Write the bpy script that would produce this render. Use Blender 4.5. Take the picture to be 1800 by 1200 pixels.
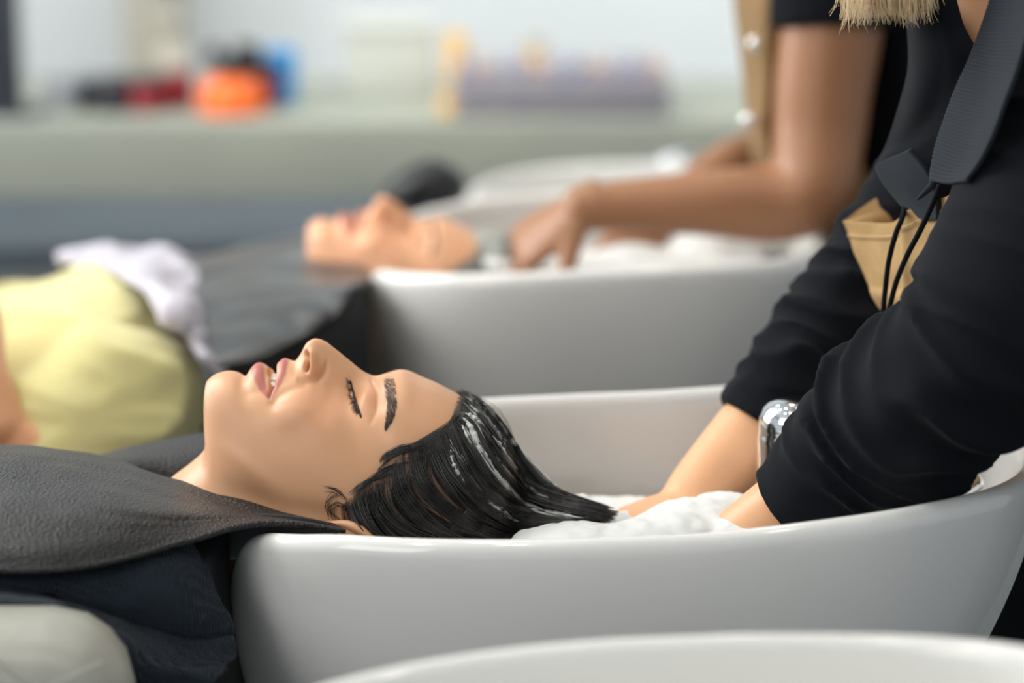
import bpy, bmesh, math, random
import numpy as np
from mathutils import Vector, Matrix
from mathutils.bvhtree import BVHTree
from mathutils import noise as mnoise

random.seed(7); rng = np.random.default_rng(7)
scene = bpy.context.scene
COL = scene.collection
for o in list(bpy.data.objects): bpy.data.objects.remove(o)

# ------------------------------------------------------------------ camera
PITCH = math.radians(12.9)
CZ = 1.37; CD = 1.77; FOC = 4250.0
cam_d = bpy.data.cameras.new('camera'); cam = bpy.data.objects.new('camera', cam_d); COL.objects.link(cam)
cam.location = (0, -CD, CZ); cam.rotation_euler = (math.pi/2 - PITCH, 0, 0)
cam_d.sensor_width = 36; cam_d.lens = 85; cam_d.clip_start = 0.05
cam_d.dof.use_dof = True; cam_d.dof.focus_distance = 1.75; cam_d.dof.aperture_fstop = 2.4
scene.camera = cam

# ------------------------------------------------------------------ world, lights, exposure
world = bpy.data.worlds.new('world'); scene.world = world; world.use_nodes = True
wn = world.node_tree; wn.nodes.clear()
wo = wn.nodes.new('ShaderNodeOutputWorld'); wb = wn.nodes.new('ShaderNodeBackground')
wb.inputs[0].default_value = (0.86, 0.93, 1.0, 1); wb.inputs[1].default_value = 0.46
wn.links.new(wb.outputs[0], wo.inputs[0])
def area(name, loc, target, size, sizey, power, color):
    l = bpy.data.lights.new(name, 'AREA'); l.shape = 'RECTANGLE'; l.size = size; l.size_y = sizey
    l.energy = power; l.color = color
    o = bpy.data.objects.new(name, l); COL.objects.link(o); o.location = loc
    d = Vector(target) - Vector(loc); o.rotation_euler = d.to_track_quat('-Z', 'Y').to_euler()
    return o
area('window_daylight', (-1.9, .9, 2.7), (0.0, 0.1, 0.9), 1.6, 1.4, 56, (1.0, 0.98, 0.95))
area('side_window', (-3.3, 1.6, 1.9), (0.5, 0.9, 1.0), 2.0, 1.8, 62, (0.97, 0.99, 1.0))
area('front_daylight', (-2.2, -2.2, 2.3), (0.0, 0.1, 0.9), 1.6, 1.4, 22, (1.0, 0.98, 0.96))
area('back_wall_fill', (0, 3.0, 2.8), (0, 4.9, 1.2), 5.5, 1.2, 100, (0.97, 0.99, 1.0))  # added fill lamp, no real source; brightens the back wall
scene.view_settings.view_transform = 'Standard'; scene.view_settings.look = 'None'
scene.view_settings.gamma = 1.0; scene.view_settings.use_curve_mapping = False
scene.view_settings.exposure = 0.38

# ------------------------------------------------------------------ measuring helpers (photo measurement + real depth -> metres)
def W(px, py, Y):
    a = PITCH + math.atan((py-600)/FOC); d = Y + CD
    z = CZ - d*math.tan(a)
    depth = d*math.cos(PITCH) + (CZ-z)*math.sin(PITCH)
    return np.array([(px-900)/FOC*depth, Y, z])
def proj(P):
    P = np.asarray(P, float); d = P[..., 1]+CD; h = CZ-P[..., 2]
    depth = d*math.cos(PITCH)+h*math.sin(PITCH); v = h*math.cos(PITCH)-d*math.sin(PITCH)
    return 900+FOC*P[..., 0]/depth, 600+FOC*v/depth
def cr(pts, n, closed=False):
    """Catmull-Rom resample of a list of tuples, n samples, parameter by index"""
    p = np.asarray(pts, float); m = len(p)
    t = np.linspace(0, m if closed else m-1, n, endpoint=not closed)
    i = np.floor(t).astype(int)
    if not closed: i = np.minimum(i, m-2)
    f = (t-i)[:, None]
    g = (lambda k: p[k % m]) if closed else (lambda k: np.where((k < 0)[:, None], 2*p[0]-p[1], np.where((k > m-1)[:, None], 2*p[-1]-p[-2], p[np.clip(k, 0, m-1)])))
    a, b, c, d = g(i-1), g(i), g(i+1), g(i+2)
    return 0.5*((2*b)+(-a+c)*f+(2*a-5*b+4*c-d)*f*f+(-a+3*b-3*c+d)*f**3)
def sm(x, a, b):
    t = np.clip((x-a)/(b-a), 0, 1); return t*t*(3-2*t)

# ------------------------------------------------------------------ object helpers
def link(name, me, mat=None, parent=None, smooth=True):
    o = bpy.data.objects.new(name, me); COL.objects.link(o)
    for m in (mat if isinstance(mat, (list, tuple)) else [mat]):
        if m: me.materials.append(m)
    if smooth and len(me.polygons): me.polygons.foreach_set('use_smooth', [True]*len(me.polygons))
    if parent: o.parent = parent; o.matrix_parent_inverse = Matrix.Translation(-Vector(parent.location))
    return o
def tag(o, label=None, cat=None, group=None, kind=None):
    if label: o['label'] = label
    if cat: o['category'] = cat
    if group: o['group'] = group
    if kind: o['kind'] = kind
    return o
def thing(name, loc, label, cat, group=None):
    o = bpy.data.objects.new(name, None); COL.objects.link(o); o.location = loc; o.empty_display_size = .05
    return tag(o, label, cat, group)
def mesh(name, V, F):
    me = bpy.data.meshes.new(name); me.from_pydata([tuple(map(float, v)) for v in V], [], [tuple(map(int, f)) for f in F])
    me.update(); return me
def gridfaces(nu, nv, wrapv=False, wrapu=False):
    F = []
    for i in range(nu if wrapu else nu-1):
        for j in range(nv if wrapv else nv-1):
            a = i*nv+j; b = i*nv+(j+1) % nv; c = ((i+1) % nu)*nv+(j+1) % nv; d = ((i+1) % nu)*nv+j
            F.append((a, d, c, b))
    return F
def loftmesh(name, R, cap=True):
    """R: (n rings, m, 3) closed rings"""
    n, m = R.shape[:2]; V = R.reshape(-1, 3); F = gridfaces(n, m, wrapv=True)
    V = list(V)
    if cap:
        for k, ring in ((0, R[0]), (n-1, R[-1])):
            c = len(V); V.append(ring.mean(0)); base = k*m
            for j in range(m):
                a, b = base+j, base+(j+1) % m
                F.append((a, b, c) if k == 0 else (b, a, c))
    me = mesh(name, V, F)
    bm = bmesh.new(); bm.from_mesh(me); bmesh.ops.recalc_face_normals(bm, faces=bm.faces); bm.to_mesh(me); bm.free()
    return me
def frames(P):
    T = np.gradient(P, axis=0); T /= np.linalg.norm(T, axis=1)[:, None]+1e-12
    N = np.zeros_like(P); up = np.array([0, 1.0, 0]) if abs(T[0][1]) < .8 else np.array([0, 0, 1.0])
    n = up-T[0]*up.dot(T[0]); n /= np.linalg.norm(n)
    for i in range(len(P)):
        n = n-T[i]*n.dot(T[i]); n /= np.linalg.norm(n); N[i] = n
    return T, N, np.cross(T, N)
def limb(pts, n=60, m=40, disp=None, ends=True):
    """pts: (x,y,z,rN,rB) radii along the first (N, roughly depth) and second axis. returns rings"""
    q = cr(pts, n); P = q[:, :3]; rN = q[:, 3]; rB = q[:, 4]
    T, N, B = frames(P); a = np.linspace(0, 2*math.pi, m, endpoint=False)
    u = np.linspace(0, 1, n)
    R = np.zeros((n, m, 3))
    for i in range(n):
        k = np.ones(m) if disp is None else 1+disp(u[i], a)
        R[i] = P[i]+np.outer(np.cos(a)*rN[i]*k, N[i])+np.outer(np.sin(a)*rB[i]*k, B[i])
    if ends:   # round both ends
        out = []
        for e, s in ((0, -1), (n-1, 1)):
            L = min(rN[e], rB[e]); ex = []
            for k in range(1, 6):
                th = k/6*math.pi/2
                ex.append(P[e]+T[e]*s*L*math.sin(th)*.8+(R[e]-P[e])*math.cos(th))
            out.append(ex)
        R = np.concatenate([np.array(out[0][::-1]), R, np.array(out[1])])
    return R
def tubes(paths, r, k=5):
    """many tubes; paths list of (n,3); r list of arrays -> V,F"""
    V = []; F = []; c = 0; a = np.linspace(0, 2*math.pi, k, endpoint=False)
    for P, rr in zip(paths, r):
        T, N, B = frames(P); n = len(P); rr = np.broadcast_to(rr, (n,))
        ring = P[:, None]+rr[:, None, None]*(np.cos(a)[None, :, None]*N[:, None]+np.sin(a)[None, :, None]*B[:, None])
        V.append(ring.reshape(-1, 3))
        for f in gridfaces(n, k, wrapv=True): F.append(tuple(x+c for x in f))
        F.append(tuple(c+j for j in range(k))); F.append(tuple(c+(n-1)*k+j for j in reversed(range(k))))
        c += n*k
    return np.concatenate(V), F
def patch(ctrl, nu, nv):
    """bicubic surface through a control grid ctrl[u][v]=(x,y,z)"""
    C = np.asarray(ctrl, float); a = np.stack([cr(C[:, j], nu) for j in range(C.shape[1])], 1)
    return np.stack([cr(a[i], nv) for i in range(nu)], 0)
def normals(G):
    du = np.gradient(G, axis=0); dv = np.gradient(G, axis=1); n = np.cross(du, dv)
    return n/(np.linalg.norm(n, axis=-1, keepdims=True)+1e-12)
def vnoise(P, s, seed=0.0, octv=2):
    sh = P.shape[:-1]; Q = P.reshape(-1, 3)*s
    return np.array([mnoise.fractal(Vector(q)+Vector((seed, seed*1.7, 0)), 0.8, 2.0, octv) for q in Q]).reshape(sh)
def clothmesh(name, G, th):
    """sheet grid G with real thickness th"""
    n, m = G.shape[:2]; N = normals(G); A = G+N*th/2; B = G-N*th/2
    V = np.concatenate([A.reshape(-1, 3), B.reshape(-1, 3)]); F = gridfaces(n, m); o = n*m
    F += [tuple(reversed([x+o for x in f])) for f in gridfaces(n, m)]
    for i in range(n-1):
        for j, fl in ((0, 0), (m-1, 1)):
            a, b = i*m+j, (i+1)*m+j; q = (a, a+o, b+o, b); F.append(q if not fl else tuple(reversed(q)))
    for j in range(m-1):
        for i, fl in ((0, 1), (n-1, 0)):
            a, b = i*m+j, i*m+j+1; q = (a, a+o, b+o, b); F.append(q if not fl else tuple(reversed(q)))
    me = mesh(name, V, F)
    bm = bmesh.new(); bm.from_mesh(me); bmesh.ops.recalc_face_normals(bm, faces=bm.faces); bm.to_mesh(me); bm.free()
    return me
def fuse(meshes, voxel, smooth=4, factor=.5):
    """join overlapping shells into one continuous surface"""
    bm = bmesh.new()
    for me in meshes: bm.from_mesh(me)
    j = bpy.data.meshes.new('joined'); bm.to_mesh(j); bm.free()
    o = bpy.data.objects.new('joined', j); COL.objects.link(o)
    r = o.modifiers.new('r', 'REMESH'); r.mode = 'VOXEL'; r.voxel_size = voxel
    s = o.modifiers.new('s', 'SMOOTH'); s.iterations = smooth; s.factor = factor
    dg = bpy.context.evaluated_depsgraph_get(); dg.update()
    me = bpy.data.meshes.new_from_object(o.evaluated_get(dg)); bpy.data.objects.remove(o)
    return me

# ------------------------------------------------------------------ materials
def mat(name, color, rough=.5, metal=0, spec=.5, sss=0, sss_r=(1, .35, .2), sss_s=.01, coat=0, sheen=0, bump=None, noise_col=None, trans=0, alpha=1):
    m = bpy.data.materials.new(name); m.use_nodes = True; nt = m.node_tree; b = nt.nodes['Principled BSDF']
    b.inputs['Base Color'].default_value = (*color, 1); b.inputs['Roughness'].default_value = rough
    b.inputs['Metallic'].default_value = metal; b.inputs['Specular IOR Level'].default_value = spec
    b.inputs['Subsurface Weight'].default_value = sss; b.inputs['Subsurface Radius'].default_value = sss_r; b.inputs['Subsurface Scale'].default_value = sss_s
    b.inputs['Coat Weight'].default_value = coat; b.inputs['Sheen Weight'].default_value = sheen
    b.inputs['Transmission Weight'].default_value = trans
    tc = nt.nodes.new('ShaderNodeTexCoord')
    if noise_col:   # (scale, color2, amount)
        nz = nt.nodes.new('ShaderNodeTexNoise'); nz.inputs['Scale'].default_value = noise_col[0]; nz.inputs['Detail'].default_value = 4
        nt.links.new(tc.outputs['Object'], nz.inputs['Vector'])
        mx = nt.nodes.new('ShaderNodeMix'); mx.data_type = 'RGBA'; mx.inputs['A'].default_value = (*color, 1); mx.inputs['B'].default_value = (*noise_col[1], 1)
        rp = nt.nodes.new('ShaderNodeMapRange'); rp.inputs['From Min'].default_value = .35; rp.inputs['From Max'].default_value = .65; rp.inputs['To Max'].default_value = noise_col[2]
        nt.links.new(nz.outputs['Fac'], rp.inputs['Value']); nt.links.new(rp.outputs['Result'], mx.inputs['Factor']); nt.links.new(mx.outputs['Result'], b.inputs['Base Color'])
    if bump:   # list of (kind, scale, strength, distance)
        prev = None
        for kind, sc, st, di in bump:
            if kind == 'noise':
                t = nt.nodes.new('ShaderNodeTexNoise'); t.inputs['Scale'].default_value = sc; t.inputs['Detail'].default_value = 5; out = t.outputs['Fac']
            elif kind == 'voronoi':
                t = nt.nodes.new('ShaderNodeTexVoronoi'); t.feature = 'DISTANCE_TO_EDGE'; t.inputs['Scale'].default_value = sc; out = t.outputs['Distance']
            else:
                t = nt.nodes.new('ShaderNodeTexWave'); t.inputs['Scale'].default_value = sc; t.bands_direction = kind; t.inputs['Distortion'].default_value = 1.2; t.inputs['Detail Scale'].default_value = 3; out = t.outputs['Fac']
            nt.links.new(tc.outputs['Object'], t.inputs['Vector'])
            bp = nt.nodes.new('ShaderNodeBump'); bp.inputs['Strength'].default_value = st; bp.inputs['Distance'].default_value = di
            nt.links.new(out, bp.inputs['Height'])
            if prev: nt.links.new(prev.outputs['Normal'], bp.inputs['Normal'])
            prev = bp
        nt.links.new(prev.outputs['Normal'], b.inputs['Normal'])
    return m
def skinmat(name, color, lip=(0.42, .115, .09)):
    m = mat(name, color, rough=.42, spec=.45, sss=.12, sss_s=.006, bump=[('noise', 900, .12, .0006), ('voronoi', 1500, .08, .0003)])
    nt = m.node_tree; b = nt.nodes['Principled BSDF']
    at = nt.nodes.new('ShaderNodeAttribute'); at.attribute_name = 'tint'
    nz = nt.nodes.new('ShaderNodeTexNoise'); nz.inputs['Scale'].default_value = 28; nz.inputs['Detail'].default_value = 5
    tc = nt.nodes.new('ShaderNodeTexCoord'); nt.links.new(tc.outputs['Object'], nz.inputs['Vector'])
    mp = nt.nodes.new('ShaderNodeMapRange'); mp.inputs['To Min'].default_value = -.10; mp.inputs['To Max'].default_value = .35
    nt.links.new(nz.outputs['Fac'], mp.inputs['Value'])
    m1 = nt.nodes.new('ShaderNodeMix'); m1.data_type = 'RGBA'; m1.inputs['A'].default_value = (*color, 1)
    m1.inputs['B'].default_value = (color[0]*1.02, color[1]*.82, color[2]*.74, 1); nt.links.new(mp.outputs['Result'], m1.inputs['Factor'])
    sp = nt.nodes.new('ShaderNodeSeparateColor'); nt.links.new(at.outputs['Color'], sp.inputs['Color'])
    m2 = nt.nodes.new('ShaderNodeMix'); m2.data_type = 'RGBA'; nt.links.new(m1.outputs['Result'], m2.inputs['A']); m2.inputs['B'].default_value = (*lip, 1); nt.links.new(sp.outputs['Red'], m2.inputs['Factor'])
    m3 = nt.nodes.new('ShaderNodeMix'); m3.data_type = 'RGBA'; nt.links.new(m2.outputs['Result'], m3.inputs['A']); m3.inputs['B'].default_value = (.045, .028, .02, 1); nt.links.new(sp.outputs['Green'], m3.inputs['Factor'])
    m4 = nt.nodes.new('ShaderNodeMix'); m4.data_type = 'RGBA'; nt.links.new(m3.outputs['Result'], m4.inputs['A']); m4.inputs['B'].default_value = (color[0]*.95, color[1]*.62, color[2]*.55, 1); nt.links.new(sp.outputs['Blue'], m4.inputs['Factor'])
    nt.links.new(m4.outputs['Result'], b.inputs['Base Color'])
    return m
M = dict(
    skin=skinmat('client_skin', (.64, .35, .19)),
    skin2=skinmat('second_client_skin', (.72, .38, .21)),
    skin3=skinmat('stylist_skin', (.70, .38, .20)),
    skin4=skinmat('far_stylist_skin', (.31, .145, .068)),
    porcelain=mat('porcelain', (.71, .70, .67), rough=.12, spec=.5, coat=.3),
    teeth=mat('teeth', (.8, .74, .64), rough=.15, coat=.5),
    hair=mat('wet_dark_hair', (.010, .0075, .0065), rough=.26, spec=.5, noise_col=(55, (.07, .068, .062), .55)),
    lash=mat('lashes', (.006, .005, .005), rough=.5),
    foam=mat('lather', (.70, .71, .70), rough=.55, sss=.15, sss_s=.01, sss_r=(1, 1, 1), bump=[('noise', 350, .35, .001), ('voronoi', 500, .2, .0008)]),
    leather=mat('cape_leather', (.011, .011, .0115), rough=.40, spec=.42, bump=[('voronoi', 230, .6, .0028), ('noise', 460, .8, .003)]),
    navy=mat('navy_terry', (.012, .020, .031), rough=.95, sheen=.08, spec=.2, bump=[('X', 180, .7, .0012), ('Z', 220, .5, .001)]),
    black=mat('black_jersey', (.0045, .0055, .008), rough=.9, sheen=.02, spec=.12, bump=[('noise', 900, .25, .0005)]),
    rib=mat('ribbed_knit', (.013, .018, .025), rough=.9, sheen=.06, spec=.2),
    tan=mat('tan_canvas', (.42, .265, .11), rough=.85, noise_col=(120, (.36, .22, .085), .6), bump=[('X', 500, .25, .0004), ('Z', 500, .25, .0004)]),
    chrome=mat('chrome', (.82, .85, .88), rough=.06, metal=1),
    cushion=mat('pale_grey_leather', (.34, .335, .29), rough=.35, spec=.5, noise_col=(9, (.29, .29, .25), .6), bump=[('noise', 8, .3, .02)]),
    darkchair=mat('dark_vinyl', (.012, .013, .015), rough=.45),
    wall=mat('white_plaster', (.74, .77, .77), rough=.9, noise_col=(1.2, (.70, .73, .72), .5)),
    floor=mat('floor_concrete', (.10, .11, .12), rough=.5, noise_col=(3, (.14, .15, .15), .8)),
    stone=mat('grey_green_counter', (.27, .285, .24), rough=.6, noise_col=(2.2, (.33, .34, .275), .8)),
    slate=mat('slate_blue_front', (.035, .048, .058), rough=.6, noise_col=(1.5, (.055, .075, .09), .8)),
    yellow=mat('yellow_cotton', (.66, .60, .27), rough=.85, sheen=.2),
    white=mat('white_cotton', (.52, .50, .56), rough=.9, noise_col=(60, (.45, .42, .5), .5)),
    blonde=mat('blonde_hair', (.78, .60, .36), rough=.35, noise_col=(60, (.45, .30, .15), .8)),
    orange=mat('orange_plastic', (.95, .16, .015), rough=.4), blue=mat('blue_plastic', (.02, .28, .62), rough=.4),
    red=mat('dark_red_plastic', (.22, .012, .018), rough=.4), blackp=mat('black_plastic', (.012, .012, .016), rough=.4),
    greyp=mat('grey_plastic', (.30, .31, .33), rough=.5), beige=mat('beige_plastic', (.45, .42, .34), rough=.5),
    amber=mat('amber_plastic', (.80, .48, .12), rough=.5), frame=mat('dark_metal', (.03, .035, .045), rough=.4),
)

# ------------------------------------------------------------------ room
def box(name, x0, x1, y0, y1, z0, z1, m, bev=0, parent=None):
    bm = bmesh.new(); bmesh.ops.create_cube(bm, size=1)
    for v in bm.verts:
        v.co = Vector(((x0+x1)/2+v.co.x*(x1-x0), (y0+y1)/2+v.co.y*(y1-y0), (z0+z1)/2+v.co.z*(z1-z0)))
    if bev: bmesh.ops.bevel(bm, geom=bm.edges[:], offset=bev, segments=4, affect='EDGES', profile=.5)
    me = bpy.data.meshes.new(name); bm.to_mesh(me); bm.free()
    return link(name, me, m, parent, smooth=bool(bev))
tag(box('floor', -4, 4, -3, 5.4, -.05, 0, M['floor']), kind='structure')
tag(box('wall_back', -4, 4, 5.3, 5.4, 0, 3.0, M['wall']), kind='structure')
tag(box('ceiling', -4, 4, -3, 5.4, 3.0, 3.05, M['wall']), kind='structure')

# ------------------------------------------------------------------ wash basins
def rim_z(u, dz=0):   # height of the rim along the basin, u = 0 neck end .. 1 back end
    return np.interp(u, [0, .15, .35, .55, .7, .85, 1], RZ)
def basin_geo(cx, cy, L, Wd, rz, depth=.26):
    """plan superellipse; returns rings outer bottom -> rim -> inner bowl"""
    m = 160; a = np.linspace(0, 2*math.pi, m, endpoint=False)
    e = 2/2.7
    ux = np.sign(np.cos(a))*np.abs(np.cos(a))**e; uy = np.sign(np.sin(a))*np.abs(np.sin(a))**e
    u = (ux+1)/2
    zr = np.interp(u, np.linspace(0, 1, len(rz)), rz)
    # smooth the profile
    for _ in range(6): zr = (np.roll(zr, 1)+zr*2+np.roll(zr, -1))/4
    notch = (.075 if cy < .5 else .05)*np.exp(-(uy/.42)**4)*np.clip(1-u/.12, 0, 1)**.6
    for _ in range(4): notch = (np.roll(notch, 1)+notch*2+np.roll(notch, -1))/4
    zr = zr-notch
    def ring(sx, sy, z, ox=0):
        return np.stack([cx+ox+ux*L/2*sx, cy+uy*Wd/2*sy, z], 1)
    t = .018; R = []
    zb = min(rz)-depth-.06
    for k in np.linspace(0, 1, 30):   # outer wall from foot to just under the rim; tapers in towards the foot
        z = zb+(zr-.012-zb)*k; s = .44+.56*(1-(1-k)**1.75)
        R.append(ring(s, s, z, -.018*(1-k)))
    for k in range(1, 10):            # rolled rim
        th = math.pi*k/10; off = t*(1-math.cos(th))/2
        R.append(ring(1-2*off/L*1.0, 1-2*off/Wd, zr-.012+.012*math.sin(th)))
    for k in np.linspace(0.02, 1, 24):   # inner bowl
        z = (zr-.012)+(min(rz)-depth*.85-(zr-.012))*(1-(1-k)**1.6); kk = np.clip((z-zb)/(zr-.012-zb), 0, 1)
        s = (.44+.56*(1-(1-kk)**1.75))*(1-.93*max(0, (k-.4)/.6)**2.4)
        R.append(ring((1-2*t/L)*s, (1-2*t/Wd)*s, z, -.018*(1-kk)))
    return np.array(R)
def basin(cx, cy, L, Wd, rz, label, loc=None):
    t = thing('wash_basin', (cx, cy, 0), label, 'basin', 'white porcelain wash basins in a row')
    link('bowl', loftmesh('bowl', basin_geo(cx, cy, L, Wd, rz)), M['porcelain'], t)
    link('pedestal', loftmesh('pedestal', np.array([np.stack([cx+.03+np.cos(a)*.14*s, cy+np.sin(a)*.12*s, np.full(24, z)], 1) for a in [np.linspace(0, 2*math.pi, 24, endpoint=False)] for z, s in ((0, 1.15), (.03, 1.1), (.3, .9), (min(rz)-.315, 1.0))])), M['darkchair'], t)
    return t
BZ = np.array([.8466, .8663, .8706, .873, .8769, .8851, .8909, .8922])
basin(.0895, 0, .6094, .4192, BZ, 'white wash basin holding the head of the reclining client in sharp focus')
basin(.0903, .87, .515, .515, np.array([.8745, .884, .8915, .896, .900, .901, .899, .8965]), 'white wash basin in the middle, holding the head of the blurred client in yellow')
basin(.18, 1.63, .52, .42, np.array([.80, .812, .818, .821, .822, .823, .825, .828]), 'farthest white wash basin, empty, behind the blurred client in yellow')
basin(.0822, -.640, .5225, .40, np.array([.8715, .8783, .8848, .8907, .8944, .8969, .9025, .9117]), 'nearest wash basin, cut off at the bottom edge, blurred')

# ------------------------------------------------------------------ head model (side view traced in photo units, then lifted with real widths)
PHI = np.array([0, .2, .45, .8, 1.2, 1.57, 2.0, 2.4, 2.8, math.pi])
ST = [  # T(px,py), B(px,py), half widths in mm at PHI
    ((-420, 852), (-430, 1120), (20, 52, 100, 140, 150, 145, 120, 60)),
    ((-150, 850), (-190, 1130), (22, 60, 115, 155, 170, 165, 140, 70)),
    ((20, 856), (-80, 1130), (24, 62, 125, 168, 182, 172, 145, 75)),
    ((150, 872), (40, 1120), (20, 52, 110, 155, 172, 160, 120, 60)),
    ((225, 878), (150, 1095), (16, 38, 80, 110, 120, 110, 80, 40)),
    ((275, 862), (235, 1075), (13, 30, 55, 72, 78, 70, 52, 27)),
    ((305, 838), (300, 1062), (11, 25, 42, 56, 60, 57, 44, 23)),
    ((335, 815), (345, 1056), (10, 23, 38, 52, 57, 54, 43, 23)),
    ((358, 792), (385, 1055), (10, 22, 36, 49, 55, 53, 43, 23)),
    ((363, 767), (425, 1056), (10, 21, 34, 47, 54, 53, 43, 23)),
    ((361, 740), (465, 1060), (11, 21, 33, 46, 53, 53, 43, 23)),
    ((360, 710), (505, 1066), (11, 20, 32, 46, 53, 54, 44, 24)),
    ((361, 684), (540, 1072), (10, 19, 32, 47, 54, 55, 45, 24)),
    ((368, 666), (568, 1080), (9, 19, 33, 48, 55, 56, 46, 25)),
    ((382, 658), (590, 1086), (10, 21, 35, 50, 56, 57, 47, 26)),
    ((402, 656), (610, 1092), (12, 24, 38, 52, 58, 59, 48, 27)),
    ((430, 662), (635, 1098), (14, 28, 42, 55, 60, 61, 50, 28)),
    ((475, 654), (670, 1102), (14, 30, 46, 59, 64, 65, 54, 30)),
    ((520, 640), (705, 1105), (14, 31, 50, 63, 68, 69, 58, 32)),
    ((565, 656), (735, 1104), (14, 32, 54, 66, 70, 72, 61, 34)),
    ((610, 672), (762, 1100), (14, 32, 54, 67, 71, 74, 63, 35)),
    ((650, 667), (788, 1092), (15, 34, 53, 66, 72, 75, 64, 36)),
    ((680, 659), (806, 1082), (17, 36, 54, 66, 72, 76, 64, 36)),
    ((710, 657), (822, 1068), (17, 36, 54, 67, 73, 76, 64, 35)),
    ((740, 668), (838, 1048), (17, 36, 54, 67, 73, 74, 62, 34)),
    ((770, 681), (856, 1020), (16, 34, 52, 66, 71, 71, 58, 32)),
    ((807, 702), (876, 985), (15, 32, 50, 63, 67, 66, 53, 29)),
    ((840, 727), (892, 950), (14, 29, 46, 57, 60, 57, 45, 24)),
    ((868, 760), (901, 910), (10, 23, 36, 45, 48, 45, 35, 18)),
    ((888, 800), (904, 876), (6, 13, 21, 27, 29, 27, 21, 11)),
    ((900, 842), (902, 846), (1, 2, 3, 4, 4, 4, 3, 2)),
]
PROF = [(361,684),(365,670),(377,660),(397,655),(413,657),(427,662),(433,657),(442,646),(452,640),(463,641),(471,647),(477,650),(484,645),(490,637),(500,632),(511,635),(518,635),(524,628),(530,619),(538,603),(547,595),(558,592),(573,597),(590,610),(610,627),(633,647),(647,657),(660,662),(677,659),(700,657),(720,659)]
def head_rings(nr=420, half=110, first=0):
    st = ST[first:]
    tab = np.array([[*T, *B, *w] for T, B, w in st], float)
    # denser sampling over the face: resample by accumulated T length
    q = cr(tab, 3000); d = np.r_[0, np.cumsum(np.hypot(*(np.diff(q[:, :2], axis=0).T))+.05)]
    dens = np.interp(np.linspace(0, 1, 3000), [0, 1], [1, 1])
    wgt = np.where(q[:, 0] < 290, .35, np.where(q[:, 0] < 720, 1.6, .9)); d = np.r_[0, np.cumsum(np.diff(d)*wgt[1:])]
    k = np.interp(np.linspace(0, d[-1], nr), d, np.arange(3000)); i0 = np.floor(k).astype(int).clip(0, 2998); f = (k-i0)[:, None]
    q = q[i0]*(1-f)+q[i0+1]*f
    ph = np.linspace(0, math.pi, half)**1.0
    ph = math.pi*(np.linspace(0, 1, half)**1.35)
    R = np.zeros((nr, half, 3))
    for i, r in enumerate(q):
        T = W(r[0], r[1], 0); B = W(r[2], r[3], 0)
        knots = np.r_[0, r[4:12], 0]/1000
        # smooth spline through knots
        y = np.interp(ph, PHI, knots)
        yy = np.interp(np.linspace(0, math.pi, 400), PHI, knots)
        t = (1-np.cos(ph))/2
        # cubic (catmull via polynomial fit of y/sin)
        s = np.sin(PHI[1:-1]); c = np.interp(ph, PHI[1:-1], knots[1:-1]/s)
        ker = np.ones(15)/15; c = np.convolve(np.pad(c, 7, mode='edge'), ker, 'valid')
        y = c*np.sin(ph)
        R[i] = T+(B-T)*t[:, None]; R[i, :, 1] = -y
    return R   # near half: y from 0 (midline front) to 0 (back)
def gauss(px, py, cx, cy, rx, ry, rot=0):
    c, s = math.cos(math.radians(rot)), math.sin(math.radians(rot)); dx, dy = px-cx, py-cy
    return np.exp(-(((dx*c+dy*s)/rx)**2+((-dx*s+dy*c)/ry)**2))
def seg(px, py, pts):
    """distance and parameter to polyline"""
    best = np.full(px.shape, 1e9); tt = np.zeros(px.shape); n = len(pts)-1
    for k in range(n):
        a, b = np.array(pts[k], float), np.array(pts[k+1], float); ab = b-a
        t = np.clip(((px-a[0])*ab[0]+(py-a[1])*ab[1])/(ab@ab), 0, 1)
        d = np.hypot(px-a[0]-t*ab[0], py-a[1]-t*ab[1]); m = d < best
        best = np.where(m, d, best); tt = np.where(m, (k+t)/n, tt)
    return best, tt
GAP = [(478, 640), (479, 660), (477, 680), (473, 699)]
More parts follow.
